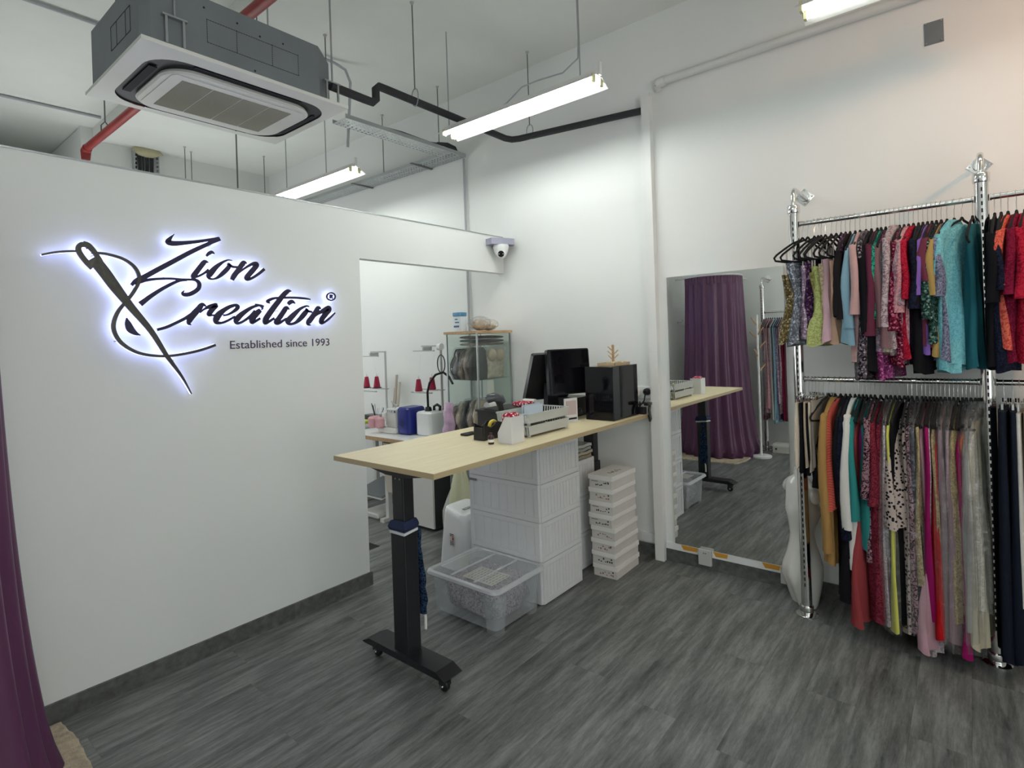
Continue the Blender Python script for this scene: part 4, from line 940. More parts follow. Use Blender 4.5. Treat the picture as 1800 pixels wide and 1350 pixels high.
# ================================================================ CLOTHES RACKS ON THE RIGHT WALL
XR = 3.336; ZU = 2.115; ZLo = 1.279
PY = (.729, -.052, -.833)
MSL = mat('slot_black', (.01, .01, .01), .8)
def rack_pole(x, y, top, xw, lab):
    s = 1 if xw > x else -1
    t = thing('rack_pole', lab, 'pole', (x, y, 0), 'chrome rack poles')
    q = MB(); q.lathe([(.055, .0005), (.055, .005), (.03, .012)], (x, y, 0), 24); build('floor_flange', q, MCH, t, smooth=40)
    q = MB(); q.lathe([(.031, .012), (.033, .02), (.033, .05), (.030, .055)], (x, y, 0), 24); build('base_collar', q, MCH, t, smooth=40)
    q = MB(); q.lathe([(.0265, .05), (.0265, top-.02)], (x, y, 0), 24); p = build('upright', q, MCH, t, smooth=True)
    q = MB(); n = int((top-.2)/.032)
    for k in range(n): q.box(x-s*.0272-.0004, x-s*.0272+.0004, y-.003, y+.003, .16+k*.032, .178+k*.032)
    build('slots', q, MSL, p, kind='stuff')
    q = MB(); q.lathe([(.029, top-.04), (.032, top-.036), (.032, top), (.027, top+.006), (.014, top+.008)], (x, y, 0), 24); build('top_collar', q, MCH, t, smooth=40)
    q = MB(); q.tube([(x, y, top), (x, y, top+.05), (x+s*.008, y, top+.078), (x+s*.03, y, top+.094), (x+s*.06, y, top+.098), (xw-s*.004, y, top+.098)], .0125, 14); build('wall_arm', q, MCH, t, smooth=True)
    q = MB(); zc = top+.098; r = .052
    q.prism([(y-r, zc), (y, zc-r), (y+r, zc), (y, zc+r)], xw-s*.005, xw-s*.0005, 'x'); pl = build('wall_plate', q, MCH, t)
    q = MB(); q.lathe([(.024, xw-s*.012), (.026, xw-s*.005)], (0, y, zc), 20, 'x'); build('plate_rosette', q, MCH, pl, smooth=30)
    for a, b in ((0, .038), (0, -.038), (.038, 0), (-.038, 0)):
        q = MB(); q.lathe([(.004, xw-s*.0065), (.004, xw-s*.005)], (0, y+a, zc+b), 8, 'x'); build('screw', q, MST, pl)
rack_pole(XR, PY[0], 2.215, XW, 'perforated chrome pole at the left end of the right-wall clothes rack, by the mannequin torso')
rack_pole(XR, PY[1], 2.225, XW, 'perforated chrome pole in the middle of the rack beside the turquoise dresses')
rack_pole(XR, PY[2], 2.225, XW, 'perforated chrome pole beyond the right edge of the photo')
def rail(y0, y1, z, lab, x=XR, r=.0127):
    t = thing('hanging_rail', lab, 'rail', (x, (y0+y1)/2, z), 'chrome hanging rails')
    q = MB(); q.tube([(x, y0+.028, z), (x, y1-.028, z)], r, 16); build('bar', q, MCH, t, smooth=True)
    for yy in (y0+.029, y1-.033):
        q = MB(); q.tube([(x, yy, z), (x, yy+.004, z)], .0165, 16); build('end_cup', q, MCH, t, smooth=40)
rail(PY[1], PY[0], ZU, 'upper chrome rail between the left and middle poles')
rail(PY[1], PY[0], ZLo, 'lower chrome rail between the left and middle poles')
rail(PY[2], PY[1], ZU, 'upper chrome rail right of the middle pole, cut by the frame')
rail(PY[2], PY[1], ZLo, 'lower chrome rail right of the middle pole, cut by the frame')

MHK = mat('hanger_wire', (.55, .55, .54), .3, 1)
# prototype hangers, centred on the rail
def hanger_proto(kind):
    o = bpy.data.objects.new('clothes_hanger', None); col.objects.link(o); o['org'] = (0, 0, 0)
    q = MB(); q.tube([(.0155*math.cos(math.radians(a)), 0, .0155*math.sin(math.radians(a))) for a in range(200, -61, -20)]+[(.006, 0, -.026), (0, 0, -.035), (0, 0, -.088)], .0016, 6)
    build('hook', q, MHK, o, smooth=True)
    if kind == 'velvet':
        q = MB()
        q.prism([(-.006, -.07), (.006, -.07), (.012, -.085), (.10, -.125), (.19, -.165), (.205, -.185), (.195, -.20), (-.195, -.20), (-.205, -.185), (-.19, -.165), (-.10, -.125), (-.012, -.085)], -.0035, .0035, 'y')
        # the opening in the middle: rebuild as a frame
        q = MB()
        for s in (-1, 1):
            q.tube([(0, 0, -.075), (s*.012, 0, -.088), (s*.06, 0, -.105), (s*.11, 0, -.135), (s*.16, 0, -.168), (s*.176, 0, -.185), (s*.168, 0, -.20), (s*.1, 0, -.207), (0, 0, -.207)], .0055, 6)
        build('velvet_frame', q, MVL, o, smooth=True)
    else:
        q = MB(); q.tube([(-.13, 0, -.09), (.13, 0, -.09)], .003, 6); build('wire_bar', q, MCH, o)
        for s in (-.105, .105):
            q = MB(); q.box(s-.012, s+.012, -.004, .004, -.125, -.085); q.prism([(s-.016, -.078), (s+.016, -.078), (s+.010, -.098), (s-.010, -.098)], -.012, -.006, 'y'); q.prism([(s-.016, -.078), (s+.016, -.078), (s+.010, -.098), (s-.010, -.098)], .006, .012, 'y')
            build('clip', q, MCH, o)
    return o
HV, HC = hanger_proto('velvet'), hanger_proto('clip'); HUSED = {}
def place_hanger(kind, x, y, z, phi, lab, grp):
    src = HV if kind == 'velvet' else HC
    if kind not in HUSED: o = src; HUSED[kind] = 1
    else: o = copy_tree(src)
    o.location = (x, y, z+.0); o.rotation_euler = (0, 0, phi); tag(o, lab, 'hanger', grp); return o

def cloth_loft(rnd, top, hem, w0, w1, w2, th0, th1, folds=4, amp=.012, neck=True, M_=36, N_=18, skew=0):
    """a hanging garment: rings of the cloth's cross-section from neck (or bust) to hem"""
    ph, ph2 = rnd.uniform(0, 6), rnd.uniform(0, 6); rings = []
    for i in range(N_+1):
        t_ = i/N_; t_ = t_**1.15
        z = top+(hem-top)*t_
        dz = top-z
        if neck and dz < .11: ww = .045+(w0-.045)*min(1, dz/.10)**.8
        else:
            u = (t_-.12)/.88 if neck else t_
            u = max(0, u)
            ww = w0+(w1-w0)*min(1, u/.4) if u < .4 else w1+(w2-w1)*((u-.4)/.6)
        th = th0+(th1-th0)*t_
        a_ = amp*min(1, t_*1.6)
        rg = []
        for k in range(M_):
            a = 2*PI*k/M_; c, s = math.cos(a), math.sin(a)
            cx = math.copysign(abs(c)**.8, c)*ww; sy = math.copysign(abs(s)**.55, s)*th
            yy = sy+a_*math.sin(folds*cx/max(w2, .05)*3+ph+t_*1.2)+a_*.6*math.sin(folds*1.7*cx/max(w2, .05)*3+ph2-t_*2)
            rg.append((cx+skew*t_+a_*.5*math.sin(2*a+ph+3*t_), yy, z+(.010*math.sin(3*a+ph2) if i == N_ else 0)))
        rings.append(rg)
    return rings
def sleeve_rings(rnd, s, w0, top, ln, r):
    rings = []; ph = rnd.uniform(0, 6)
    for i in range(9):
        t_ = i/8
        x = s*(w0-.025+.035*math.sin(min(1, t_*2)*PI/2)-.01*t_); z = top-.075-ln*t_-.02*(1-t_)*0
        rg = []
        for k in range(12):
            a = 2*PI*k/12; rr = r*(.75+.4*t_)*(1+.13*math.sin(3*a+ph+4*t_))
            rg.append((x+rr*.8*math.cos(a), rr*.62*math.sin(a)+.006*math.sin(5*t_+ph), z+.35*rr*math.cos(a)*s*-1*(t_ < .3)))
        rings.append(rg)
    return rings
gseed = [0]
FILM_GR = 'garments on the rack'
prev = {}
def garment(rail_name, y, z, look, cat, m_, top, hem, w=(.20, .17, .20), th=(.012, .022), sl=0, phi=-.10, film=0, x=XR, hang='velvet', neck=True, folds=4, amp=.012, skew=0, extra=None, nm=None, grp=None, hw=None, sm=None):
    """y along the rail; top and hem are world heights"""
    gseed[0] += 1; rnd = random.Random(gseed[0]*13+5)
    phi = phi+rnd.uniform(-.04, .04)
    where = rail_name
    p = prev.get(rail_name)
    lab = '%s on the %s' % (look, rail_name) + ((', next after the %s' % p) if p else ', first at its end')
    words = lab.split()
    if len(words) > 16: lab = ' '.join(words[:16])
    prev[rail_name] = look
    o = thing(nm or cat.replace(' ', '_'), lab, cat, (x, y, z), grp or ('garments on the '+rail_name)); o['org'] = (0, 0, 0); o.rotation_euler = (0, 0, phi)
    tz, hz = top-z, hem-z
    q = MB(); q.loft(cloth_loft(rnd, tz, hz, w[0], w[1], w[2], th[0], th[1], folds, amp, neck, skew=skew), caps=True)
    build('body', q, m_, o, smooth=60)
    if sl:
        for s in (-1, 1):
            q = MB(); q.loft(sleeve_rings(rnd, s, w[0], tz, sl, .033)); build('sleeve', q, sm or m_, o, smooth=60)
    if not neck and hang == 'velvet':
        for s in (-1, 1):
            q = MB(); q.box(s*.10-.004, s*.10+.004, -.002, .002, tz-.01, -.133); build('strap', q, mat('clear_strap', (.6, .58, .55), .4) if 'clear_strap' not in bpy.data.materials else bpy.data.materials['clear_strap'], o)
    if extra: extra(o, tz, hz)
    if film:
        q = MB(); fw = max(w)+.02
        q.loft(cloth_loft(rnd, -.085, hz-film*.06, .19, fw, fw, .012+th[0], th[1]+.010, 6, amp*1.3, True), caps=False); build('plastic_cover', q, MFL, o, smooth=True)
    place_hanger(hang, x, y, z, phi, ('velvet' if hang == 'velvet' else 'clip')+' hanger of '+look+', '+rail_name, 'hangers on the '+rail_name)
    return o

F = fabric
C_ = dict(
 olive=F('cloth_olive_gold', (.16, .12, .05), 'sequin', (.05, .04, .015)), silver=F('cloth_silver_sequin', (.22, .24, .28), 'sequin', (.09, .10, .12)),
 lilac=F('cloth_lilac', (.40, .30, .38), 'sequin', (.25, .18, .25)), dpurple=F('cloth_dark_purple', (.06, .015, .06), 'sequin', (.02, .005, .02)),
 green=F('cloth_olive_green', (.26, .26, .09), 'lace', (.15, .15, .05)), lime=F('cloth_lime', (.46, .50, .20), 'lace', (.30, .34, .11)),
 creamfl=F('cloth_cream_floral', (.58, .50, .32), 'lace', (.38, .30, .20)), pinklav=F('cloth_pink_lavender', (.55, .36, .40)), peach=F('cloth_peach', (.52, .34, .24)),
 black=F('cloth_black', (.008, .008, .010)), blackch=F('cloth_black_chiffon', (.015, .012, .013)), ltblue=F('cloth_light_blue', (.20, .34, .42)), dusty=F('cloth_dusty_pink', (.50, .32, .31)),
 blackseq=F('cloth_black_sequin', (.10, .085, .10), 'sequin', (.012, .006, .012)), burg=F('cloth_burgundy', (.11, .025, .05)), emer=F('cloth_emerald_lace', (.03, .36, .25), 'lace', (.01, .05, .04)),
 mauveb=F('cloth_mauve_brown', (.20, .11, .12)), magseq=F('cloth_magenta_sequin', (.30, .05, .18), 'sequin', (.12, .02, .08)), whlace=F('cloth_greyish_lace', (.50, .42, .43), 'lace', (.24, .15, .18)),
 marseq=F('cloth_maroon_sequin', (.18, .01, .04), 'sequin', (.05, .002, .012)), mauvelace=F('cloth_mauve_lace', (.36, .26, .30), 'lace', (.18, .11, .14)), pinkfl=F('cloth_pink_floral', (.55, .30, .32), 'lace', (.40, .16, .18)),
 redlace=F('cloth_red_lace', (.42, .015, .04), 'lace', (.22, .005, .02)), navy=F('cloth_navy', (.012, .016, .035), 'lace', (.005, .006, .014)), violet=F('cloth_violet', (.20, .11, .40)), plum=F('cloth_plum', (.13, .03, .055)),
 dgreen=F('cloth_dark_green_sequin', (.03, .09, .07), 'sequin', (.008, .02, .016)), gold=F('cloth_mustard', (.38, .26, .09)), greyblue=F('cloth_grey_blue_lace', (.22, .24, .34), 'lace', (.09, .10, .16)),
 turq=F('cloth_turquoise_lace', (.20, .52, .58), 'lace', (.13, .40, .46)), teal=F('cloth_teal', (.02, .12, .15)), coral=F('cloth_coral_lace', (.62, .14, .09), 'lace', (.42, .05, .04)), maroon=F('cloth_maroon', (.20, .01, .04), 'lace', (.11, .005, .02)),
 mustardbr=F('cloth_mustard_brown', (.34, .20, .07)), coralq=F('cloth_coral_quilt', (.50, .10, .07), 'quilt', (.34, .05, .04)), white=F('cloth_white', (.60, .60, .57)), tealgr=F('cloth_teal_green', (.03, .22, .21)), wine=F('cloth_wine_red', (.27, .045, .05)),
 purple=F('cloth_purple_magenta', (.20, .015, .13)), blackfl=F('cloth_black_floral', (.30, .17, .20), 'lace', (.02, .008, .015)), winelace=F('cloth_wine_lace', (.20, .025, .045), 'lace', (.10, .01, .02)), silverfl=F('cloth_silver_floral', (.62, .55, .58), 'lace', (.34, .30, .33)),
 yellow=F('cloth_neon_yellow', (.58, .58, .12)), bwprint=F('cloth_black_cream_print', (.50, .42, .38), 'floral', (.012, .01, .014)), beige=F('cloth_beige', (.45, .36, .27)), goldlace=F('cloth_gold_lace', (.46, .38, .20), 'lace', (.28, .22, .12)),
 magenta=F('cloth_magenta', (.30, .01, .11)), red=F('cloth_red', (.42, .008, .012)), pinkhem=F('cloth_rose_pink', (.46, .28, .33)), pink=F('cloth_pale_pink', (.56, .38, .40), 'lace', (.42, .26, .29)), mauve=F('cloth_mauve', (.27, .18, .21)), orange=F('cloth_orange_red', (.50, .12, .04)),
 greysat=F('cloth_grey_satin', (.42, .42, .40)), creamg=F('cloth_cream_gold', (.56, .52, .38)), whl=F('cloth_white_lace', (.62, .62, .56), 'lace', (.48, .47, .40)), palecr=F('cloth_pale_cream', (.60, .58, .42)), mauveseq=F('cloth_mauve_sequin', (.26, .17, .19), 'sequin', (.10, .06, .07)),
 khaki=F('cloth_khaki_grey', (.30, .27, .23)), cream=F('cloth_cream', (.60, .53, .43)), tan=F('cloth_tan', (.38, .27, .17)), navyp=F('cloth_navy_plain', (.010, .014, .024)))
U = 'upper rail'; L1 = 'lower rail'
G = garment
sd = dict(neck=False, th=(.022, .034), amp=.010)
G(U, .690, ZU, 'olive gold sequinned strapless dress', 'dress', C_['olive'], 1.84, 1.475, (.13, .10, .16), phi=-.66, **sd)
G(U, .664, ZU, 'silver grey sequinned dress with gold lining', 'dress', C_['silver'], 1.90, 1.465, (.14, .105, .145), phi=-.60, **sd)
G(U, .632, ZU, 'lilac sequinned dress', 'dress', C_['lilac'], 1.88, 1.49, (.11, .09, .12), phi=-.40, **sd)
G(U, .614, ZU, 'dark purple sequinned dress', 'dress', C_['dpurple'], 1.90, 1.55, (.12, .10, .12), phi=-.30, **sd)
G(U, .600, ZU, 'olive green lace strapless dress', 'dress', C_['green'], 1.84, 1.50, (.12, .09, .12), phi=-.32, **sd)
G(U, .580, ZU, 'lime green lace dress', 'dress', C_['lime'], 1.87, 1.465, (.12, .10, .17), phi=-.38, **sd)
G(U, .553, ZU, 'cream floral lace dress', 'dress', C_['creamfl'], 1.88, 1.50, (.12, .10, .13), phi=-.30, **sd)
G(U, .530, ZU, 'pale pink lavender dress', 'dress', C_['pinklav'], 1.90, 1.48, (.13, .11, .15), phi=-.28, **sd)
G(U, .508, ZU, 'peach satin strapless dress', 'dress', C_['peach'], 1.89, 1.475, (.13, .11, .14), phi=-.22, **sd)
G(U, .488, ZU, 'small dark plum top', 'top', C_['dpurple'], 2.03, 1.80, (.17, .15, .15), phi=-.06)
G(U, .468, ZU, 'sheer black chiffon blouse', 'blouse', C_['blackch'], 2.025, 1.60, (.17, .17, .20), sl=.36, phi=-.16, th=(.012, .03))
G(U, .445, ZU, 'light blue flowing dress', 'dress', C_['ltblue'], 2.02, 1.47, (.18, .17, .20), sl=.40, phi=-.10, th=(.012, .028))
G(U, .424, ZU, 'dusty pink long dress', 'dress', C_['dusty'], 2.025, 1.37, (.19, .16, .19), sl=.34, phi=-.06)
G(U, .398, ZU, 'black dress with big silver sequins', 'dress', C_['blackseq'], 2.03, 1.30, (.20, .18, .21), phi=-.05, th=(.016, .034))
G(U, .375, ZU, 'black jacket', 'jacket', C_['black'], 2.02, 1.33, (.19, .17, .19), sl=.42, phi=-.06, th=(.016, .03))
G(U, .350, ZU, 'burgundy jacket', 'jacket', C_['burg'], 2.02, 1.56, (.19, .17, .18), sl=.44, phi=-.08, th=(.014, .024))
G(U, .334, ZU, 'emerald lace bolero', 'jacket', C_['emer'], 2.02, 1.68, (.18, .14, .15), sl=.36, phi=-.14)
G(U, .315, ZU, 'mauve brown dress with magenta sequinned skirt', 'dress', C_['magseq'], 2.02, 1.30, (.18, .15, .18), phi=-.08, sl=.40, sm=C_['mauveb'], th=(.012, .026))
G(U, .298, ZU, 'brown and gold dress', 'dress', C_['creamfl'], 2.02, 1.42, (.18, .15, .17), sl=.5, sm=C_['mauveb'], phi=-.06)
G(U, .277, ZU, 'greyish white lace dress in a plastic cover', 'dress', C_['whlace'], 2.04, 1.45, (.19, .15, .18), sl=.42, phi=-.16, th=(.016, .03), film=.5)
G(U, .258, ZU, 'maroon sequinned dress', 'dress', C_['marseq'], 2.02, 1.36, (.19, .16, .18), sl=.42, phi=-.12, th=(.014, .026))
G(U, .240, ZU, 'mauve grey lace dress', 'dress', C_['mauvelace'], 2.02, 1.38, (.19, .16, .18), sl=.30, phi=-.10)
G(U, .222, ZU, 'pink floral lace dress', 'dress', C_['pinkfl'], 2.025, 1.45, (.19, .14, .16), sl=.34, phi=-.14)
G(U, .203, ZU, 'bright red lace dress', 'dress', C_['redlace'], 2.025, 1.40, (.19, .15, .19), sl=.28, phi=-.16, th=(.014, .026))
G(U, .183, ZU, 'navy lace dress', 'dress', C_['navy'], 2.02, 1.37, (.19, .16, .18), sl=.32, phi=-.10, th=(.016, .028))
G(U, .166, ZU, 'black dress with fringe hem', 'dress', C_['black'], 2.02, 1.33, (.19, .17, .19), sl=.3, phi=-.10, th=(.016, .028))
G(U, .148, ZU, 'violet wrap dress', 'dress', C_['violet'], 2.02, 1.42, (.19, .14, .16), sl=.26, phi=-.18)
G(U, .131, ZU, 'plum blouse', 'blouse', C_['plum'], 2.02, 1.45, (.19, .16, .17), sl=.20, phi=-.18)
G(U, .114, ZU, 'dark green sequinned dress', 'dress', C_['dgreen'], 2.01, 1.47, (.19, .16, .18), sl=.36, phi=-.14, th=(.016, .026))
G(U, .096, ZU, 'mustard gold dress', 'dress', C_['gold'], 2.015, 1.41, (.19, .15, .17), sl=.26, phi=-.18)
G(U, .075, ZU, 'grey blue lace dress', 'dress', C_['greyblue'], 2.02, 1.385, (.19, .15, .18), sl=.27, phi=-.20, th=(.014, .026))
G(U, .048, ZU, 'turquoise lace dress with short sleeves', 'dress', C_['turq'], 2.03, 1.335, (.19, .155, .18), sl=.25, phi=-.34, th=(.016, .03))
G(U, .020, ZU, 'turquoise lace dress with scoop neck', 'dress', C_['turq'], 2.005, 1.36, (.19, .17, .19), sl=.24, phi=-.50, th=(.014, .03))
G(U, -.018, ZU, 'dark teal dress', 'dress', C_['teal'], 2.0, 1.35, (.13, .11, .12), sl=.0, phi=-.12, th=(.014, .026))
U2 = 'upper rail past middle pole'
G(U2, -.095, ZU, 'black ruffled dress', 'dress', C_['black'], 2.01, 1.35, (.19, .15, .17), sl=.3, phi=-.08, th=(.02, .03))
G(U2, -.117, ZU, 'navy blue fringed dress', 'dress', C_['navy'], 2.01, 1.34, (.19, .16, .18), phi=-.10, sl=.25, th=(.02, .03))
G(U2, -.140, ZU, 'coral orange lace dress', 'dress', C_['coral'], 2.02, 1.44, (.19, .15, .18), sl=.24, phi=-.20, th=(.014, .026))
G(U2, -.168, ZU, 'maroon lace dress', 'dress', C_['maroon'], 2.02, 1.38, (.19, .16, .18), sl=.28, phi=-.16, th=(.016, .03))
G(U2, -.195, ZU, 'red lace dress at the frame edge', 'dress', C_['redlace'], 2.02, 1.38, (.19, .16, .18), sl=.3, phi=-.12, th=(.016, .03))
G(U2, -.225, ZU, 'dark maroon dress half out of frame', 'dress', C_['marseq'], 2.02, 1.38, (.19, .16, .18), sl=.3, phi=-.1, th=(.016, .03))
# lower rail
tr = dict(hang='clip', neck=False, th=(.010, .016), amp=.006)
G(L1, .700, ZLo, 'cream trousers', 'trousers', C_['cream'], 1.165, .83, (.15, .155, .165), phi=-.10, **tr)
G(L1, .684, ZLo, 'black trousers', 'trousers', C_['black'], 1.165, .80, (.15, .15, .16), phi=-.10, **tr)
G(L1, .668, ZLo, 'beige skirt', 'skirt', C_['beige'], 1.17, .84, (.15, .15, .15), phi=-.10, **tr)
G(L1, .652, ZLo, 'black pencil skirt', 'skirt', C_['black'], 1.165, .80, (.15, .15, .15), phi=-.10, **tr)
G(L1, .636, ZLo, 'cream folded skirt', 'skirt', C_['cream'], 1.17, .81, (.15, .15, .15), phi=-.10, **tr)
G(L1, .615, ZLo, 'khaki grey skirt under a black camisole', 'skirt', C_['khaki'], 1.18, .84, (.15, .15, .15), phi=-.18, **tr)
G(L1, .590, ZLo, 'black strappy camisole', 'camisole', C_['black'], 1.06, .73, (.13, .14, .17), phi=-.30, neck=True, th=(.01, .018))
L = .0
G(L1, .560, ZLo, 'mustard brown jacket', 'jacket', C_['mustardbr'], 1.19, .36, (.20, .17, .18), sl=.68, phi=-.10, th=(.016, .022))
G(L1, .535, ZLo, 'coral red quilted tunic', 'tunic', C_['coralq'], 1.185, .64, (.20, .19, .21), sl=.0, phi=-.26, th=(.012, .044))
G(L1, .512, ZLo, 'long black dress with layered hem', 'dress', C_['black'], 1.19, .20, (.18, .17, .19), sl=.45, phi=-.10, th=(.018, .03))
G(L1, .492, ZLo, 'black lace long-sleeved dress', 'dress', C_['navy'], 1.185, .42, (.19, .17, .18), sl=.6, phi=-.08, th=(.018, .028))
G(L1, .470, ZLo, 'white collared coat', 'coat', C_['white'], 1.19, .35, (.20, .17, .17), sl=.55, phi=-.10, th=(.012, .018))
G(L1, .453, ZLo, 'teal green blouse', 'blouse', C_['tealgr'], 1.185, .40, (.19, .16, .17), sl=.5, phi=-.10)
G(L1, .436, ZLo, 'long wine red flared dress', 'dress', C_['wine'], 1.13, .10, (.17, .15, .215), sl=0, phi=-.08, th=(.012, .03))
G(L1, .420, ZLo, 'purple magenta slip dress', 'dress', C_['purple'], 1.13, .45, (.17, .14, .15), phi=-.06)
G(L1, .402, ZLo, 'teal sleeveless jumpsuit', 'jumpsuit', C_['tealgr'], 1.17, .46, (.17, .16, .17), phi=-.12)
G(L1, .384, ZLo, 'black dress with pink blossoms', 'dress', C_['blackfl'], 1.18, .40, (.19, .16, .17), sl=.38, phi=-.10, th=(.014, .024))
G(L1, .360, ZLo, 'wine red lace gown', 'gown', C_['winelace'], 1.17, .13, (.19, .17, .20), sl=.4, phi=-.08, th=(.018, .03))
G(L1, .336, ZLo, 'dark wine gown with lace hem', 'gown', C_['winelace'], 1.17, .14, (.19, .17, .20), phi=-.08, th=(.016, .026))
G(L1, .318, ZLo, 'silver floral gown in plastic', 'gown', C_['silverfl'], 1.17, .13, (.19, .17, .185), phi=-.08, th=(.008, .014), film=.4)
G(L1, .300, ZLo, 'neon yellow gown', 'gown', C_['yellow'], 1.17, .11, (.19, .17, .185), phi=-.10, th=(.010, .016))
G(L1, .282, ZLo, 'black gown', 'gown', C_['black'], 1.17, .13, (.19, .17, .18), phi=-.08, th=(.014, .02))
G(L1, .262, ZLo, 'black and cream printed tunic dress', 'dress', C_['bwprint'], 1.11, .60, (.18, .19, .215), phi=-.26, th=(.012, .040))
G(L1, .248, ZLo, 'long black and cream printed dress', 'dress', C_['bwprint'], 1.15, .10, (.17, .16, .17), phi=-.08, th=(.012, .018))
G(L1, .232, ZLo, 'dark floral gown', 'gown', C_['blackfl'], 1.17, .13, (.19, .17, .18), phi=-.08, th=(.014, .022))
G(L1, .212, ZLo, 'charcoal gown in plastic', 'gown', C_['navy'], 1.17, .16, (.19, .17, .18), phi=-.08, th=(.016, .026), film=.4)
G(L1, .192, ZLo, 'beige gold gown', 'gown', C_['goldlace'], 1.17, .35, (.19, .16, .17), phi=-.10, th=(.010, .016))
G(L1, .178, ZLo, 'rose pink gown with flared hem', 'gown', C_['pinkhem'], 1.15, .06, (.17, .12, .22), phi=-.10, th=(.010, .030))
G(L1, .162, ZLo, 'deep magenta gown', 'gown', C_['magenta'], 1.18, .20, (.19, .16, .17), phi=-.10, th=(.012, .016))
G(L1, .148, ZLo, 'grey lace gown', 'gown', C_['silverfl'], 1.17, .03, (.18, .15, .16), phi=-.08, th=(.008, .014))
G(L1, .134, ZLo, 'gold lace gown beside the red one', 'gown', C_['goldlace'], 1.16, .20, (.18, .16, .165), phi=-.08, th=(.008, .014))
G(L1, .120, ZLo, 'bright red gown', 'gown', C_['red'], 1.12, .12, (.17, .16, .20), phi=-.12, th=(.012, .022))
G(L1, .104, ZLo, 'mauve gown in plastic', 'gown', C_['mauve'], 1.17, .13, (.18, .16, .17), phi=-.08, th=(.012, .018), film=.4)
G(L1, .088, ZLo, 'grey mauve gown in plastic', 'gown', C_['mauve'], 1.17, .11, (.18, .16, .17), phi=-.08, th=(.010, .016), film=.4)
G(L1, .072, ZLo, 'pale pink lace gown', 'gown', C_['pink'], 1.12, .20, (.17, .15, .17), phi=-.12, th=(.012, .018))
G(L1, .056, ZLo, 'gold beige lace gown', 'gown', C_['goldlace'], 1.16, .20, (.18, .16, .17), phi=-.10, th=(.010, .016))
G(L1, .040, ZLo, 'orange to magenta gown', 'gown', C_['magenta'], 1.10, .07, (.17, .15, .18), phi=-.12, th=(.012, .020))
G(L1, .026, ZLo, 'orange red gown', 'gown', C_['orange'], 1.12, .35, (.16, .13, .14), phi=-.10, th=(.010, .014))
G(L1, .010, ZLo, 'silver grey satin gown in plastic', 'gown', C_['greysat'], 1.10, .18, (.17, .17, .19), phi=-.16, th=(.016, .024), film=.5)
G(L1, -.006, ZLo, 'cream gold gown in plastic', 'gown', C_['creamg'], 1.11, .12, (.17, .17, .20), phi=-.18, th=(.014, .024), film=.4)
G(L1, -.018, ZLo, 'white lace gown in plastic', 'gown', C_['whl'], 1.12, .29, (.17, .15, .17), phi=-.20, th=(.014, .020), film=.4)
L2 = 'lower rail past middle pole'
G(L2, -.105, ZLo, 'black long trousers', 'trousers', C_['navyp'], 1.165, .08, (.16, .17, .17), phi=-.06, hang='clip', neck=False, th=(.018, .03), amp=.006)
G(L2, -.135, ZLo, 'navy long trousers', 'trousers', C_['navyp'], 1.165, .10, (.16, .17, .17), phi=-.06, hang='clip', neck=False, th=(.014, .024), amp=.006)
G(L2, -.158, ZLo, 'cream white long trousers', 'trousers', C_['white'], 1.16, .33, (.16, .16, .165), phi=-.10, hang='clip', neck=False, th=(.012, .016), amp=.005)
G(L2, -.180, ZLo, 'tan trousers', 'trousers', C_['tan'], 1.165, .48, (.16, .16, .16), phi=-.08, hang='clip', neck=False, th=(.012, .016), amp=.005)
G(L2, -.200, ZLo, 'plum red skirt', 'skirt', C_['purple'], 1.17, .40, (.16, .16, .16), phi=-.08, hang='clip', neck=False, th=(.012, .018), amp=.005)
G(L2, -.225, ZLo, 'black skirt half out of frame', 'skirt', C_['navyp'], 1.17, .40, (.16, .16, .16), phi=-.08, hang='clip', neck=False, th=(.012, .018), amp=.005)
# close to the middle pole, behind it
L3 = 'lower rail by the middle pole'
G(L3, -.0265, ZLo, 'pale cream gown', 'gown', C_['palecr'], 1.12, .17, (.17, .16, .18), phi=-.26, th=(.010, .014), x=XR+.0)

# ---------------------------------------------------------------- mannequin torso
t = thing('mannequin_torso', 'glossy white headless mannequin torso standing on the floor behind the left rack pole', 'mannequin', (3.47, .775, 0))
MMQ = mat('mannequin_gloss', (.80, .80, .76), .16, coat=.5)
g = rot2(3.475, .772, .75)
prof = [(.001, .085, .055), (.02, .093, .062), (.10, .112, .078), (.17, .118, .088), (.225, .112, .088), (.29, .095, .075), (.345, .078, .064), (.39, .072, .060), (.44, .078, .064), (.49, .088, .072), (.525, .094, .080), (.56, .096, .076), (.60, .104, .068), (.635, .118, .060), (.665, .124, .052), (.69, .110, .042), (.708, .070, .034), (.722, .042, .030), (.75, .036, .028), (.765, .034, .026), (.768, .018, .014)]
q = MB(); rg = []
for z, a, b in prof:
    r_ = []
    for k in range(36):
        an = 2*PI*k/36; c, s = math.cos(an), math.sin(an)
        u, v = a*c, b*s
        if s < 0:      # front of the body
            for sx in (-1, 1):
                d2 = ((u-sx*.045)/.034)**2+((z-.515)/.042)**2; v -= .034*math.exp(-d2)*(-s)
            v -= .010*math.exp(-((z-.25)/.10)**2)*(-s)
        else:
            for sx in (-1, 1): v += .026*math.exp(-((u-sx*.05)/.045)**2-((z-.17)/.07)**2)*s
        if z < .14 and abs(c) < .5: v *= 1-.25*(1-abs(c)*2)*(1-z/.14)
        r_.append((*g(u, v), z))
    rg.append(r_)
q.loft(rg); build('torso_shell', q, MMQ, t, smooth=True)
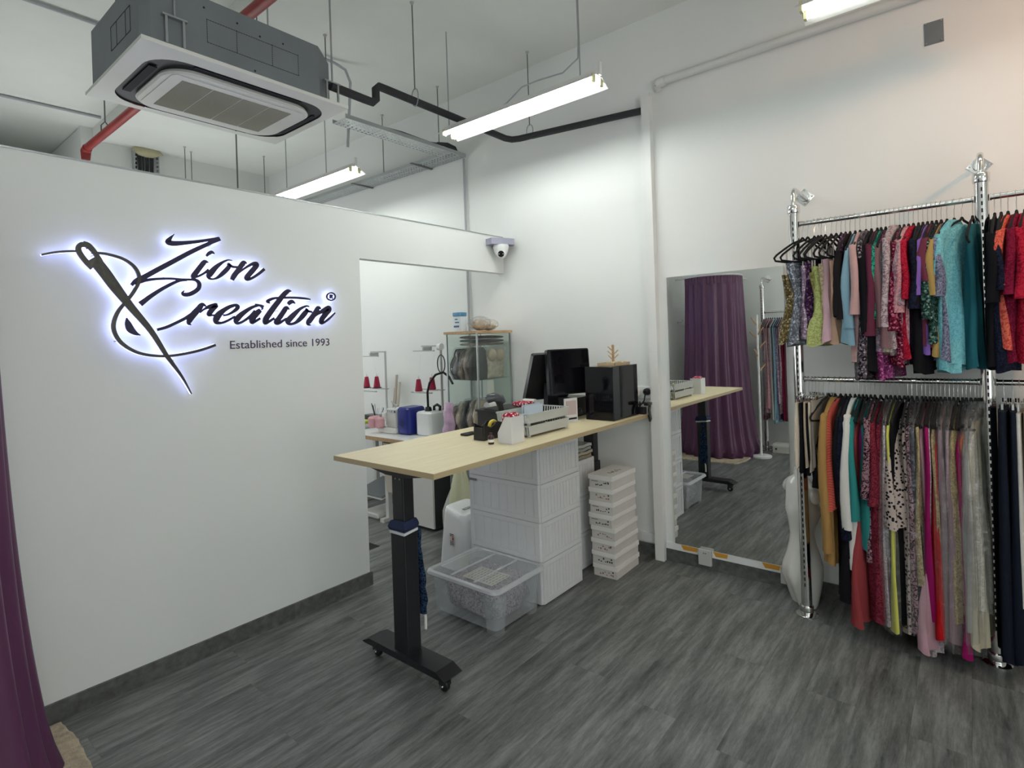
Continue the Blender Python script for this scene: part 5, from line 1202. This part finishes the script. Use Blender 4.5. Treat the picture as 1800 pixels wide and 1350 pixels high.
for s in (-1, 1):
    q = MB(); rg = []
    for f_, rr in ((0, .040), (.5, .040), (.85, .036), (1, .020)):
        x0, z0 = s*(.10+.045*f_), .655-.028*f_
        rg.append([(*g(x0, rr*.8*math.cos(a)), z0+rr*math.sin(a)) for a in [k*PI/8 for k in range(16)]])
    q.loft(rg); build('arm_stump', q, MMQ, t, smooth=True)
# ================================================================ WORKROOM BEHIND THE PARTITION
t = thing('sewing_table', 'white-topped sewing table with wooden edge in the workroom', 'table', (3.28, 4.2, 0))
q = MB(); q.box(2.955, 3.60, 3.505, 4.85, .722, .75); tt = build('tabletop', q, MWP, t)
q = MB(); q.box(2.950, 2.955, 3.50, 4.85, .718, .7495); q.box(2.955, 3.60, 3.50, 3.505, .718, .7495); q.box(2.955, 3.6, 3.505, 4.85, .7175, .722); build('wood_edge', q, MWD, tt)
for y in (3.98, 4.70):
    for x in (3.08, 3.50):
        build('leg', B(x-.02, x+.02, y-.02, y+.02, .03, .7175), MWM, t)
    build('foot_rail', B(3.0, 3.58, y-.025, y+.025, 0.0, .03), MWM, t)
build('cross_rail', B(3.48, 3.51, 4.0, 4.68, .30, .34), MWM, t)
q = MB(); q.prism([(3.05, .19), (3.36, .26), (3.36, .272), (3.05, .202)], 4.04, 4.42, 'y'); build('treadle', q, mat('treadle_grey', (.22, .25, .26), .5), t)
q = MB(); q.prism([(3.03, .18), (3.05, .18), (3.37, .255), (3.37, .245)], 4.02, 4.44, 'y'); build('treadle_rim', q, MWM, t)
q = MB(); q.box(3.35, 3.55, 4.05, 4.40, .55, .7175); build('motor', q, MBP, t)
q = MB(); rg = []
for i in range(8):
    z = .70-.42*i/7; rg.append([(3.02+.012*math.sin(i)+.06*math.cos(a)*(.6+.4*math.sin(i*.9)), 3.86+.09*math.sin(a)*(1-.3*i/7), z) for a in [k*PI/7 for k in range(14)]])
q.loft(rg); tag(build('scrap_bag', q, mat('cream_cloth_bag', (.55, .50, .42), .8, bump=.4), smooth=True, loc=(3.02, 3.86, .28)), 'cream cloth bag hanging under the sewing table edge', 'bag')
q = MB(); q.rbox(3.02, 3.32, 4.06, 4.30, .001, .05, .02); tag(build('floor_pedal', q, MIV, smooth=30, loc=(3.1, 4.1, 0)), 'pale pedal plate on the floor under the sewing table', 'pedal')
# serger
t = thing('overlock_machine', 'white overlock sewing machine with a blue end housing', 'sewing machine', (3.22, 3.93, .75))
q = MB(); q.rbox(3.10, 3.32, 3.90, 4.14, .7505, .80, .02, 3); build('bed', q, MIV, t, smooth=30)
q = MB(); q.rbox(3.14, 3.32, 3.92, 4.06, .80, .965, .02, 3, .008); q.rbox(3.12, 3.30, 4.04, 4.10, .88, .93, .015, 2, .006); hd = build('head', q, MIV, t, smooth=30)
for i in range(4):
    q = MB(); q.tube([(3.138, 3.93+.03*i, .945), (3.118, 3.93+.03*i, .945)], .011, 12); build('tension_dial', q, MST, hd, smooth=40)
q = MB(); q.tube([(3.2, 4.0, .965), (3.2, 4.0, .995), (3.15, 3.97, 1.01), (3.15, 3.90, .995)], .006, 6); q.tube([(3.2, 4.0, .99), (3.22, 4.08, 1.02)], .005, 6); build('thread_guide', q, MST, t)
q = MB(); q.tube([(3.12, 4.08, .80), (3.12, 4.08, .88)], .010, 8); q.box(3.105, 3.135, 4.06, 4.10, .80, .808); build('presser_foot', q, MST, t)
q = MB(); q.rbox(3.13, 3.33, 3.74, 3.90, .7508, .985, .03, 4, .02); bl = build('blue_housing', q, mat('royal_blue', (.012, .022, .20), .3), t, smooth=30)
q = MB(); q.tube([(3.1295, 3.82, .85), (3.1285, 3.82, .85)], .032, 18); build('blue_emblem', q, mat('royal_blue_dark', (.01, .015, .11), .3), bl)
q = MB(); q.tube([(3.33, 3.76, .93), (3.37, 3.72, .93)], .02, 10); build('belt_cover', q, MBP, t)
q = MB(); q.rbox(3.02, 3.13, 4.10, 4.18, .80, .90, .03, 4, .02); q.rbox(3.04, 3.12, 4.04, 4.10, .80, .89, .02, 4, .02)
tag(build('pink_thread_cones', q, mat('pink_thread', (.70, .38, .42), .8), smooth=30, loc=(3.07, 4.12, .8)), 'pale pink thread bundle beside the overlock machine', 'thread')
t = thing('tool_cup', 'cup of tools and scissors at the wall end of the sewing table', 'cup', (3.35, 4.45, .75))
q = MB(); q.lathe([(.04, .7505), (.045, .86), (.041, .86), (.038, .76)], (3.35, 4.45, 0), 16); build('cup', q, MST, t, smooth=30)
for k in range(7):
    a = k*1.7; q = MB(); q.tube([(3.35+.015*math.cos(a), 4.45+.015*math.sin(a), .775), (3.35+.05*math.cos(a), 4.45+.07*math.sin(a), .93+.02*(k % 3))], .004, 6); build('tool', q, MBP if k % 2 else MST, t)
q = MB(); q.rbox(3.05, 3.3, 4.40, 4.75, .7505, .775, .01, 2); tag(build('fabric_pile', q, mat('grey_cloth', (.35, .36, .36), .8), loc=(3.1, 4.6, .75)), 'flat grey cloth pile at the left of the sewing table', 'fabric')
q = MB(); q.rbox(3.25, 3.38, 4.55, 4.70, .7755, .80, .02, 3); tag(build('yellow_pincushion', q, mat('neon_cloth', (.55, .60, .06), .7), smooth=30, loc=(3.3, 4.6, .776)), 'neon yellow cloth on the sewing table', 'fabric')
q = MB(); q.rbox(3.36, 3.50, 4.55, 4.75, .7505, .84, .02, 3); tag(build('dark_tin', q, MBP, smooth=30, loc=(3.42, 4.6, .75)), 'dark box of odds and ends by the tool cup', 'box')
for k, (y0, c) in enumerate(((4.43, (.55, .47, .36)), (4.40, (.50, .45, .38)), (4.36, (.60, .54, .45)))):
    q = MB(); q.tube([(3.50, y0, .7508), (3.57, y0+.02, 1.10+.10*(k == 1)+.03*k)], .013, 10); tag(build('paper_roll', q, mat('roll_%d' % k, c, .8), smooth=40, loc=(3.5, y0, .75)), ['beige paper roll leaning on the wall by the left thread stand', 'tallest beige paper roll by the left thread stand', 'pale paper roll leaning nearest the overlock machine'][k], 'paper roll')
MTHR = mat('crimson_thread', (.33, .012, .05), .75)
MTA = mat('stand_arm_grey', (.40, .41, .40), .5)
def thread_stand(x, y, zt, arm_y, spools, lab, zb=.7505):
    t = thing('thread_stand', lab, 'thread stand', (x, y, zb), 'thread stands on the sewing table')
    build('pole', T([(x, y, zb), (x, y, zt)], .011, 10), mat('stand_grey', (.50, .50, .48), .5) if 'stand_grey' not in bpy.data.materials else bpy.data.materials['stand_grey'], t, smooth=True)
    q = MB(); q.box(x-.012, x+.012, min(y, arm_y), max(y, arm_y)+.0, zt-.012, zt); q.box(x-.11, x-.09, arm_y, y-.02, zt-.05, zt-.042); q.box(x-.10, x, (arm_y+y)/2-.008, (arm_y+y)/2+.008, zt-.045, zt-.012); build('top_arm', q, MTA, t)
    zs = spools[0][2]
    q = MB(); q.box(x-.02, x+.02, y-.02, arm_y+.02, zs-.018, zs-.010); q.box(x-.13, x-.11, y-.0, arm_y+.02, zs-.035, zs-.025); build('spool_shelf', q, MTA, t)
    for (sx, sy, sz) in spools:
        q = MB(); q.lathe([(.045, sz-.010), (.045, sz-.002)], (sx, sy, 0), 18); build('spool_dish', q, MWM if zt > 1.48 else MBP, t, smooth=40)
        q = MB(); q.lathe([(.004, sz-.002), (.004, sz+.135)], (sx, sy, 0), 8); build('spindle', q, MWM, t)
        q = MB(); q.tube([(sx, sy, sz+.12), (x-.03, sy+.02, zt-.01)], .0006, 4); build('thread', q, MIV, t)
        c = thing('thread_cone', 'crimson thread cone, %s on the %s' % ('nearer the cabinet' if sy == min(s_[1] for s_ in spools) else 'farther from the cabinet', 'taller stand beside the cabinet' if zt > 1.48 else 'shorter left-hand thread stand'), 'thread cone', (sx, sy, sz), 'crimson thread cones')
        q = MB(); q.lathe([(.030, sz-.0018), (.033, sz+.004), (.032, sz+.012), (.019, sz+.100), (.015, sz+.105)], (sx, sy, 0), 18); build('thread_winding', q, MTHR, c, smooth=50)
        q = MB(); q.lathe([(.010, sz+.105), (.008, sz+.118)], (sx, sy, 0), 10); build('cone_tip', q, MIV, c)
thread_stand(3.45, 4.44, 1.47, 4.66, [(3.45, 4.585, 1.115), (3.45, 4.75, 1.11)], 'shorter thread stand with two crimson cones, left by the partition edge')
thread_stand(3.40, 3.60, 1.515, 3.84, [(3.30, 3.615, 1.135), (3.30, 3.79, 1.115)], 'taller thread stand with two crimson cones, left of the glass cabinet')
q = MB(); q.tube([(3.36, 3.585, 1.50), (3.36, 3.545, 1.50)], .03, 16); tag(build('white_ribbon_roll', q, MWP, smooth=40, loc=(3.36, 3.56, 1.5)), 'white ribbon roll at the top of the taller thread stand', 'ribbon')
t = thing('hose_light', 'black bent hose looping in front of the taller thread stand', 'hose', (3.22, 3.52, 1.0))
q = MB(); q.tube([(3.25, 3.62, .985), (3.23, 3.60, 1.12), (3.22, 3.56, 1.20), (3.22, 3.48, 1.27), (3.24, 3.41, 1.29), (3.26, 3.36, 1.25), (3.27, 3.33, 1.19)], .010, 8); build('hose', q, MBP, t, smooth=True)
q = MB(); q.tube([(3.24, 3.43+.045*math.cos(a), 1.36+.075*math.sin(a)) for a in [k*PI/9 for k in range(18)]], .005, 6, close=True); build('hose_loop', q, MBP, t, smooth=True)
t = thing('steam_tank', 'white plastic jerrycan with black cap at the near end of the sewing table', 'water tank', (3.27, 3.6, .7505))
q = MB(); q.rbox(3.17, 3.37, 3.51, 3.70, .7508, .955, .03, 4, .02); build('tank_body', q, MWP, t, smooth=30)
q = MB(); q.lathe([(.03, .952), (.03, .975), (.022, .99)], (3.25, 3.62, 0), 16); build('cap', q, MBP, t, smooth=40)
q = MB(); q.tube([(3.31, 3.54, .955), (3.31, 3.535, .99), (3.31, 3.57, 1.005), (3.31, 3.61, .99), (3.31, 3.61, .955)], .012, 8); build('carry_handle', q, MBP, t, smooth=True)
t = thing('filing_pedestal', 'light grey and black filing pedestal under the near end of the sewing table', 'cabinet', (3.25, 3.55, 0))
q = MB(); q.box(3.09, 3.40, 3.405, 3.69, .02, .70); build('carcass', q, mat('pedestal_black', (.03, .032, .035), .5), t)
q = MB(); q.box(3.072, 3.09, 3.402, 3.693, .03, .585); dr = build('door', q, MWM, t)
build('handle_notch', B(3.0705, 3.072, 3.60, 3.64, .555, .58), MINK, dr)
build('drawer', B(3.072, 3.09, 3.402, 3.693, .592, .698), MWM, t)
build('top_cap', B(3.065, 3.41, 3.40, 3.70, .70, .714), MWP, t)
# glass display cabinet
t = thing('display_cabinet', 'tall glass display cabinet with wooden top, packed with bagged garments', 'cabinet', (3.36, 3.1, 0))
x0, x1, y0, y1, zt = 3.15, 3.56, 2.93, 3.275, 1.60
# the partition ends short of the cabinet: it stands in the doorway corner
q = MB(); q.box(x0-.01, x1+.01, y0-.01, y1+.01, zt, zt+.02); build('wood_top', q, MWD, t)
q = MB(); q.box(x0-.01, x1+.01, y0-.01, y1+.01, .0, .05); build('wood_base', q, MWD, t)
for x in (x0+.006, x1-.006):
    for y in (y0+.006, y1-.006): build('post', B(x-.006, x+.006, y-.006, y+.006, .05, zt), MST, t)
for z in (.42, .83, 1.235): build('glass_shelf', B(x0+.014, x1-.014, y0+.014, y1-.014, z, z+.005), MGL, t)
build('glass_pane', B(x0+.004, x0+.007, y0+.014, y1-.014, .05, zt), MGL, t)
build('glass_pane', B(x0+.014, x1-.014, y0+.004, y0+.007, .05, zt), MGL, t)
build('glass_pane', B(x1-.007, x1-.004, y0+.014, y1-.014, .05, zt), MGL, t)
build('glass_pane', B(x0+.014, x1-.014, y1-.007, y1-.004, .05, zt), MGL, t)
PK = {k: mat('packed_'+k, c, .45, bump=.7, bscale=25, var=.35, vscale=30) for k, c in dict(black=(.02, .02, .025), brown=(.16, .12, .085), grey=(.10, .105, .11), beige=(.50, .42, .32), taupe=(.30, .25, .20), cream=(.60, .54, .43)).items()}
def packet(x, y, z, wx, wy, h, c, lab, lean=0, film=True):
    q = MB(); rg = []; rnd = random.Random(int(x*991+y*577+z*37)); ph = rnd.uniform(0, 6)
    for i in range(9):
        t_ = i/8; ox = lean*t_*h
        s_ = (.80+.35*math.sin(PI*min(1, t_*1.1+.1))) if i < 8 else .5
        rg.append([(x+ox+wx/2*s_*math.cos(a)*(1+.12*math.sin(3*a+ph+i)), y+wy/2*math.copysign(abs(math.sin(a))**.6, math.sin(a))*(1+.06*math.sin(2*a+i+ph)), z+.0005+h*t_) for a in [k*PI/9 for k in range(18)]])
    q.loft(rg); o = thing('bagged_garment', lab, 'garment bag', (x, y, z), 'bagged garments in the glass cabinet'); build('cloth', q, PK[c], o, smooth=True)
    if film:
        q = MB(); q.loft([[(x+(a-x)*1.15, y+(b-y)*1.06, z+.0005+(zz-z)*1.06) for a, b, zz in r_] for r_ in rg]); build('clear_bag', q, MFL, o, smooth=True)
row = [(3.20, 3.215, 'black', .24, 'black bagged garment at the back left of the upper shelf'), (3.185, 3.165, 'grey', .23, 'dark grey bagged garment, second from the left on the upper shelf'), (3.19, 3.115, 'brown', .235, 'brown bagged garment in the middle left of the upper shelf'), (3.19, 3.065, 'taupe', .25, 'taupe bagged garment on the upper shelf'), (3.19, 3.015, 'black', .25, 'black bagged garment near the corner post, upper shelf')]
for (x, y, c, h, lab) in row: packet(x+.06, y, 1.240, .20, .048, h, c, lab)
row = [(3.23, 3.22, 'taupe', .19, 'taupe bagged garment at the left of the lower shelf'), (3.23, 3.16, 'beige', .21, 'beige bagged garment beside the black one, lower shelf'), (3.23, 3.095, 'black', .235, 'black folded garment arched over on the lower shelf'), (3.23, 3.03, 'taupe', .24, 'taupe garment right of the black one on the lower shelf'), (3.23, 2.975, 'beige', .245, 'beige garment next to the corner post, lower shelf')]
for (x, y, c, h, lab) in row: packet(x, y, .835, .17, .052, h, c, lab)
for k, (z, c, lab) in enumerate(((1.503, 'taupe', 'taupe packet lowest of the three laid flat at the cabinet top'), (1.530, 'grey', 'dark grey packet in the middle of the three laid flat'), (1.558, 'brown', 'grey-brown packet uppermost under the wooden cabinet top'))):
    q = MB(); rg = []
    for i in range(9):
        xx = 3.20+.33*i/8; rg.append([(xx, 3.075+.125*math.cos(a)*(1-.25*abs(i/4-1)**3), z+.0125+.0115*math.sin(a)+.002*math.sin(i*2+k)) for a in [j*PI/7 for j in range(14)]])
    q.loft(rg); o = tag(build('bagged_garment', q, PK[c], smooth=True, loc=(3.36, 3.07, z)), lab, 'garment bag', 'bagged garments in the glass cabinet')
t = thing('bustier_pack', 'beige bustier with two moulded cups in a clear bag facing the shop', 'bustier', (3.42, 2.99, 1.24))
q = MB(); q.rbox(3.33, 3.53, 2.985, 3.03, 1.2405, 1.42, .02, 3, .01); build('corset_body', q, PK['cream'], t, smooth=40)
for cx in (3.378, 3.478):
    q = MB(); q.ball((cx, 2.985, 1.425), .048, .030, .052, 18, 12); build('cup', q, mat('cup_beige', (.58, .47, .34), .6) if 'cup_beige' not in bpy.data.materials else bpy.data.materials['cup_beige'], t, smooth=True)
q = MB(); q.loft([[(x, y, z) for x, y, _ in rrect(3.322, 3.538, 2.950, 3.036, .03, 0, 4)] for z in (1.2404, 1.33, 1.48, 1.49)]); build('clear_bag', q, MFL, t, smooth=40)
q = MB(); q.rbox(3.33, 3.53, 2.96, 3.05, .8355, .97, .03, 3, .02); tag(build('bagged_garment', q, PK['cream'], smooth=40, loc=(3.42, 3, .835)), 'cream garment pack on the lower shelf at the right', 'garment bag', 'bagged garments in the glass cabinet')
q = MB(); q.ball((3.48, 3.06, 1.02), .055, .05, .05, 14, 8, .2); tag(build('beige_puff', q, PK['beige'], smooth=True, loc=(3.48, 3.06, .98)), 'small beige bundle topping the cream pack, lower shelf', 'garment')
build('paper_list', B(3.25, 3.33, 2.926, 2.927, 1.00, 1.225), MPP, t) if False else tag(build('price_list', (lambda q: (q.box(3.26, 3.34, 2.9385, 2.9395, .99, 1.23), q)[1])(MB()), MPP, loc=(3.3, 2.939, 1.0)), 'narrow white paper list taped inside the cabinet glass', 'paper')
q = MB(); q.tube([(3.20, 2.895, 1.03), (3.29, 2.895, 1.03)], .038, 18)
t = thing('film_roll', 'white roll held on the cabinet front behind the cash drawer', 'roll', (3.25, 2.88, 1.03)); build('roll', q, MPP, t, smooth=40); build('roll_arm', T([(3.18, 2.92, 1.03), (3.18, 2.895, 1.03), (3.31, 2.895, 1.03)], .005, 6), MST, t)
t = thing('baby_wipes_tub', 'blue and white plastic tub standing on the glass cabinet', 'tub', (3.24, 3.19, 1.62))
q = MB(); q.rbox(3.20, 3.28, 3.15, 3.24, 1.6205, 1.745, .015, 3, .004); build('tub_body', q, mat('tub_white', (.65, .72, .78), .35), t, smooth=30)
q = MB(); q.rbox(3.197, 3.283, 3.147, 3.243, 1.7455, 1.775, .017, 3, .004); build('lid', q, mat('tub_blue', (.08, .25, .42), .35), t, smooth=30)
q = MB(); q.box(3.1985, 3.20, 3.165, 3.225, 1.655, 1.67); q.box(3.1985, 3.2, 3.165, 3.21, 1.69, 1.70); q.box(3.1985, 3.2, 3.18, 3.21, 1.715, 1.725); build('print', q, mat('tub_print', (.05, .13, .22), .5), t)
for k, (cx, cy, rx, c, lab) in enumerate(((3.32, 3.05, .10, 'beige', 'crumpled clear bag of pads in front on the cabinet top'), (3.45, 3.07, .075, 'cream', 'crumpled clear bag at the wall side of the cabinet top'))):
    t = thing('crumpled_bag', lab, 'bag', (cx, cy, 1.62), 'crumpled bags on the cabinet')
    q = MB(); q.ball((cx, cy, 1.672-.01*k), rx*.7, .06, .046-.008*k, 20, 12, .22); build('contents', q, PK[c], t, smooth=True)
    q = MB(); q.ball((cx, cy, 1.682-.01*k), rx, .08, .058-.010*k, 26, 14, .30); build('clear_bag', q, MFL, t)
q = MB(); rg = []
for i in range(7):
    z = .80+.26*i/6; rg.append([(3.045+.03*math.cos(a)*(1-.3*i/6), 3.22+.07*math.sin(a)*(1-.4*i/6)+.01*math.sin(i*2), z) for a in [k*PI/7 for k in range(14)]])
q.loft(rg)
t = thing('pastel_bag', 'pink and blue pastel carrier bag hanging on the cabinet side', 'bag', (3.09, 3.22, .8)); q.v = [(x+.06, y, z) for x, y, z in q.v]; build('bag', q, mat('pastel_bag', (.62, .42, .58), .4, var=.3, vscale=14), t, smooth=True)
# bags on the floor in the workroom
def floor_bag(name, cx, cy, rx, ry, h, m_, lab, seed=1):
    rnd = random.Random(seed); ph = rnd.uniform(0, 6); q = MB(); rg = []
    for i in range(11):
        t_ = i/10; s_ = (.92+.16*math.sin(PI*t_))*(1-.55*max(0, t_-.6)/.4)
        rg.append([(cx+rx*s_*math.cos(a)*(1+.08*math.sin(4*a+ph+i*.7)), cy+ry*s_*math.sin(a)*(1+.08*math.sin(3*a+ph-i*.5)), .0015+h*t_+.02*math.sin(2*a+ph)*t_) for a in [k*PI/12 for k in range(24)]])
    q.loft(rg); return tag(build(name, q, m_, smooth=True, loc=(cx, cy, 0)), lab, 'bag')
floor_bag('grey_mailing_bag', 3.04, 3.10, .085, .12, .42, mat('mailer_grey', (.42, .42, .39), .5, bump=.5, bscale=14), 'grey-white packed bag on the floor left of the drawer tower')
floor_bag('yellow_carrier_bag', 2.93, 2.66+.28, .06, .10, .66, mat('pale_yellow', (.62, .62, .40), .5, bump=.5, bscale=9), 'pale yellow carrier bag standing behind the plastic stool', 4)
# ================================================================ FITTING ROOM AND THE WALL SEEN IN THE MIRROR
MCT = mat('aubergine_satin', (.095, .030, .078), .40, bump=.9, bscale=7, spec=.45, stretch=(1, 1, .35))
t = thing('fitting_room_curtain', 'aubergine purple satin curtain pooling on the floor at the left edge', 'curtain', (0, 2.55, 0))
q = MB(); rg = []; N_, M_ = 26, 150
for i in range(N_+1):
    z = 2.215*(1-i/N_); s_ = 1-z/2.215
    row_ = []
    for k in range(M_+1):
        f_ = k/M_; a = math.radians(58-190*f_)
        base = .345+.040*s_+.10*s_**4
        fold = (.010+.016*s_)*math.sin(f_*66+.5*math.sin(s_*3))+.012*s_*math.sin(f_*23+s_*2)
        if z < .20: base += .035*(1-z/.20)*math.sin(z*10)+.0
        r_ = base+fold
        if z < .06: r_ -= .06*(1-z/.06)*(.4+.6*math.sin(f_*23)**2)
        row_.append((-.01+r_*math.cos(a)*(1.0), 2.55+r_*math.sin(a), z+.002+.004*abs(math.sin(f_*50))*(z < .05)))
    rg.append(row_)
inner = [[(-.01+(x+.01)*.985, 2.55+(y-2.55)*.985, z) for x, y, z in r_] for r_ in rg]
n = M_+1
vs = [p for r_ in rg for p in r_]+[p for r_ in inner for p in r_]; fs = []; off = len(rg)*n
for i in range(N_):
    for k in range(M_):
        a = i*n+k; fs.append((a, a+1, a+n+1, a+n)); fs.append((off+a, off+a+n, off+a+n+1, off+a+1))
for k in range(M_):
    fs.append((k, off+k, off+k+1, k+1)); b_ = N_*n+k; fs.append((b_, b_+1, off+b_+1, off+b_))
for i in range(N_):
    a = i*n; fs.append((a, a+n, off+a+n, off+a)); a = i*n+M_; fs.append((a, off+a, off+a+n, a+n))
q.add(vs, fs); build('drape', q, MCT, t, smooth=True)
q = MB()
hd = []
for k in range(121):
    f_ = k/120; a = math.radians(58-190*f_); hd.append((-.01+(.348+.007*math.sin(f_*180))*math.cos(a), 2.55+(.348+.007*math.sin(f_*180))*math.sin(a)))
q.add([(x, y, 2.14) for x, y in hd]+[(x, y, 2.24) for x, y in hd], [(k, k+1, 122+k, 121+k) for k in range(120)]); build('pleated_heading', q, MCT, t, smooth=True)
t = thing('curtain_rail', 'round white curtain rail holding the purple curtain', 'rail', (0, 2.55, 2.25))
build('ring', T([(-.01+.35*math.cos(math.radians(a)), 2.55+.35*math.sin(math.radians(a)), 2.254) for a in range(80, -150, -6)]+[(-.74, 2.35, 2.254)], .008, 8), MWM, t, smooth=True)
build('wall_bracket', T([(.05, 2.895, 2.254), (.05, 3.028, 2.254)], .008, 8), MWM, t, smooth=True)
q = MB(); rg = []
pts = [(-.45, 2.2), (-.1, 2.12), (.35, 2.10), (.56, 2.16), (.585, 2.5), (.60, 2.8), (.585, 2.99), (.2, 3.005), (-.45, 3.0)]
dense = []
for i in range(len(pts)):
    a, b = pts[i], pts[(i+1) % len(pts)]
    for k in range(8): dense.append((a[0]+(b[0]-a[0])*k/8+random.uniform(-.003, .003), a[1]+(b[1]-a[1])*k/8+random.uniform(-.003, .003)))
q.loft([[(x, y, .0006) for x, y in dense], [(x, y, .010) for x, y in dense], [(.05+(x-.05)*.985, 2.56+(y-2.56)*.985, .015) for x, y in dense]])
MRUG = mat('beige_rug', (.48, .40, .29), .95, bump=1.0, bscale=120, var=.25, vscale=30)
tag(build('fluffy_rug', q, MRUG, loc=(.1, 2.6, 0)), 'beige fluffy rug under the purple curtain by the skirting', 'rug')
t = thing('wall_hook', 'small chrome robe hook on the white wall inside the fitting corner', 'hook', (.01, 3.02, 1.68))
build('back_plate', (lambda q: (q.tube([(.01, 3.029, 1.69), (.01, 3.018, 1.69)], .016, 14), q)[1])(MB()), MCH, t, smooth=40)
build('prong', T([(.01, 3.02, 1.69), (.01, 2.98, 1.685), (.01, 2.965, 1.70), (.01, 2.96, 1.72)], .006, 8), MCH, t, smooth=True)
# coat stand
t = thing('coat_stand', 'white coat stand with round base and wooden pegs, seen in the mirror', 'coat stand', (-.05, 2.09, 0))
q = MB(); cx, cy = .02, 2.02
t.location = (cx, cy, 0); t['org'] = (cx, cy, 0)
q.lathe([(.115, .001), (.118, .008), (.118, .022), (.108, .028), (.02, .032)], (cx, cy, 0), 32); build('round_base', q, MWM, t, smooth=40)
build('pole', T([(cx, cy, .03), (cx, cy, 1.74)], .014, 12), MWM, t, smooth=True)
for k, (a, z) in enumerate(((.5, 1.62), (3.4, 1.55), (1.6, 1.45), (4.6, 1.33), (.2, 1.24), (2.6, 1.16), (5.2, 1.50), (3.9, 1.05))):
    build('peg', T([(cx+.012*math.cos(a), cy+.012*math.sin(a), z), (cx+.09*math.cos(a), cy+.09*math.sin(a), z+.085)], .008, 8), MWD, t, smooth=True)
# the rack on the left wall
xr2 = -.45
q0 = PY
rack_pole(xr2, 2.08, 2.13, XL, 'chrome pole of the left-wall rack, seen in the mirror')
rack_pole(xr2, 1.15, 2.13, XL, 'chrome pole at the far end of the left-wall rack')
rail(1.15, 2.08, 1.78, 'chrome rail of the left-wall rack, seen in the mirror', x=xr2)
R2 = 'left-wall rack rail'
kw = dict(x=xr2, phi=.10, film=0)
spec = [(2.035, 'dark maroon gown', 'marseq', .42, 1), (2.010, 'charcoal mauve gown', 'mauve', .5, 1), (1.985, 'dusty rose gown', 'pinkfl', .55, 0), (1.960, 'mauve lace gown', 'mauvelace', .5, 0), (1.935, 'grey gown', 'greysat', .42, 0), (1.905, 'pale blue gown', 'ltblue', .38, 0), (1.880, 'soft blue silver gown', 'greyblue', .42, 0), (1.855, 'lilac sequinned gown', 'lilac', .62, 0), (1.830, 'purple grey lace gown', 'mauvelace', .5, 0), (1.800, 'maroon lace gown', 'maroon', .42, 0), (1.770, 'dark plum gown', 'plum', .42, 0), (1.73, 'black gown', 'black', .42, 0), (1.69, 'wine gown', 'wine', .45, 0), (1.64, 'silver gown', 'silver', .45, 0), (1.58, 'pink gown', 'pinklav', .45, 0)]
for y, look, c, hem, fl_ in spec:
    garment(R2, y, 1.78, look, 'gown', C_[c], 1.69, hem, (.17, .15, .17), th=(.012, .022), film=.3*fl_, x=xr2, phi=.12)
t = thing('shoe_box', 'white shoe box on the floor under the left-wall rack', 'box', (-.40, 1.86, 0))
build('box_body', B(-.50, -.33, 1.74, 1.98, .001, .085), MKR, t); build('lid', B(-.503, -.327, 1.737, 1.983, .080, .105), bpy.data.materials['lid_white'], t)
build('marker_spot', B(-.329, -.3262, 1.93, 1.95, .04, .06), MINK, t)
for o in list(bpy.data.objects):
    if 'org' in o: del o['org']
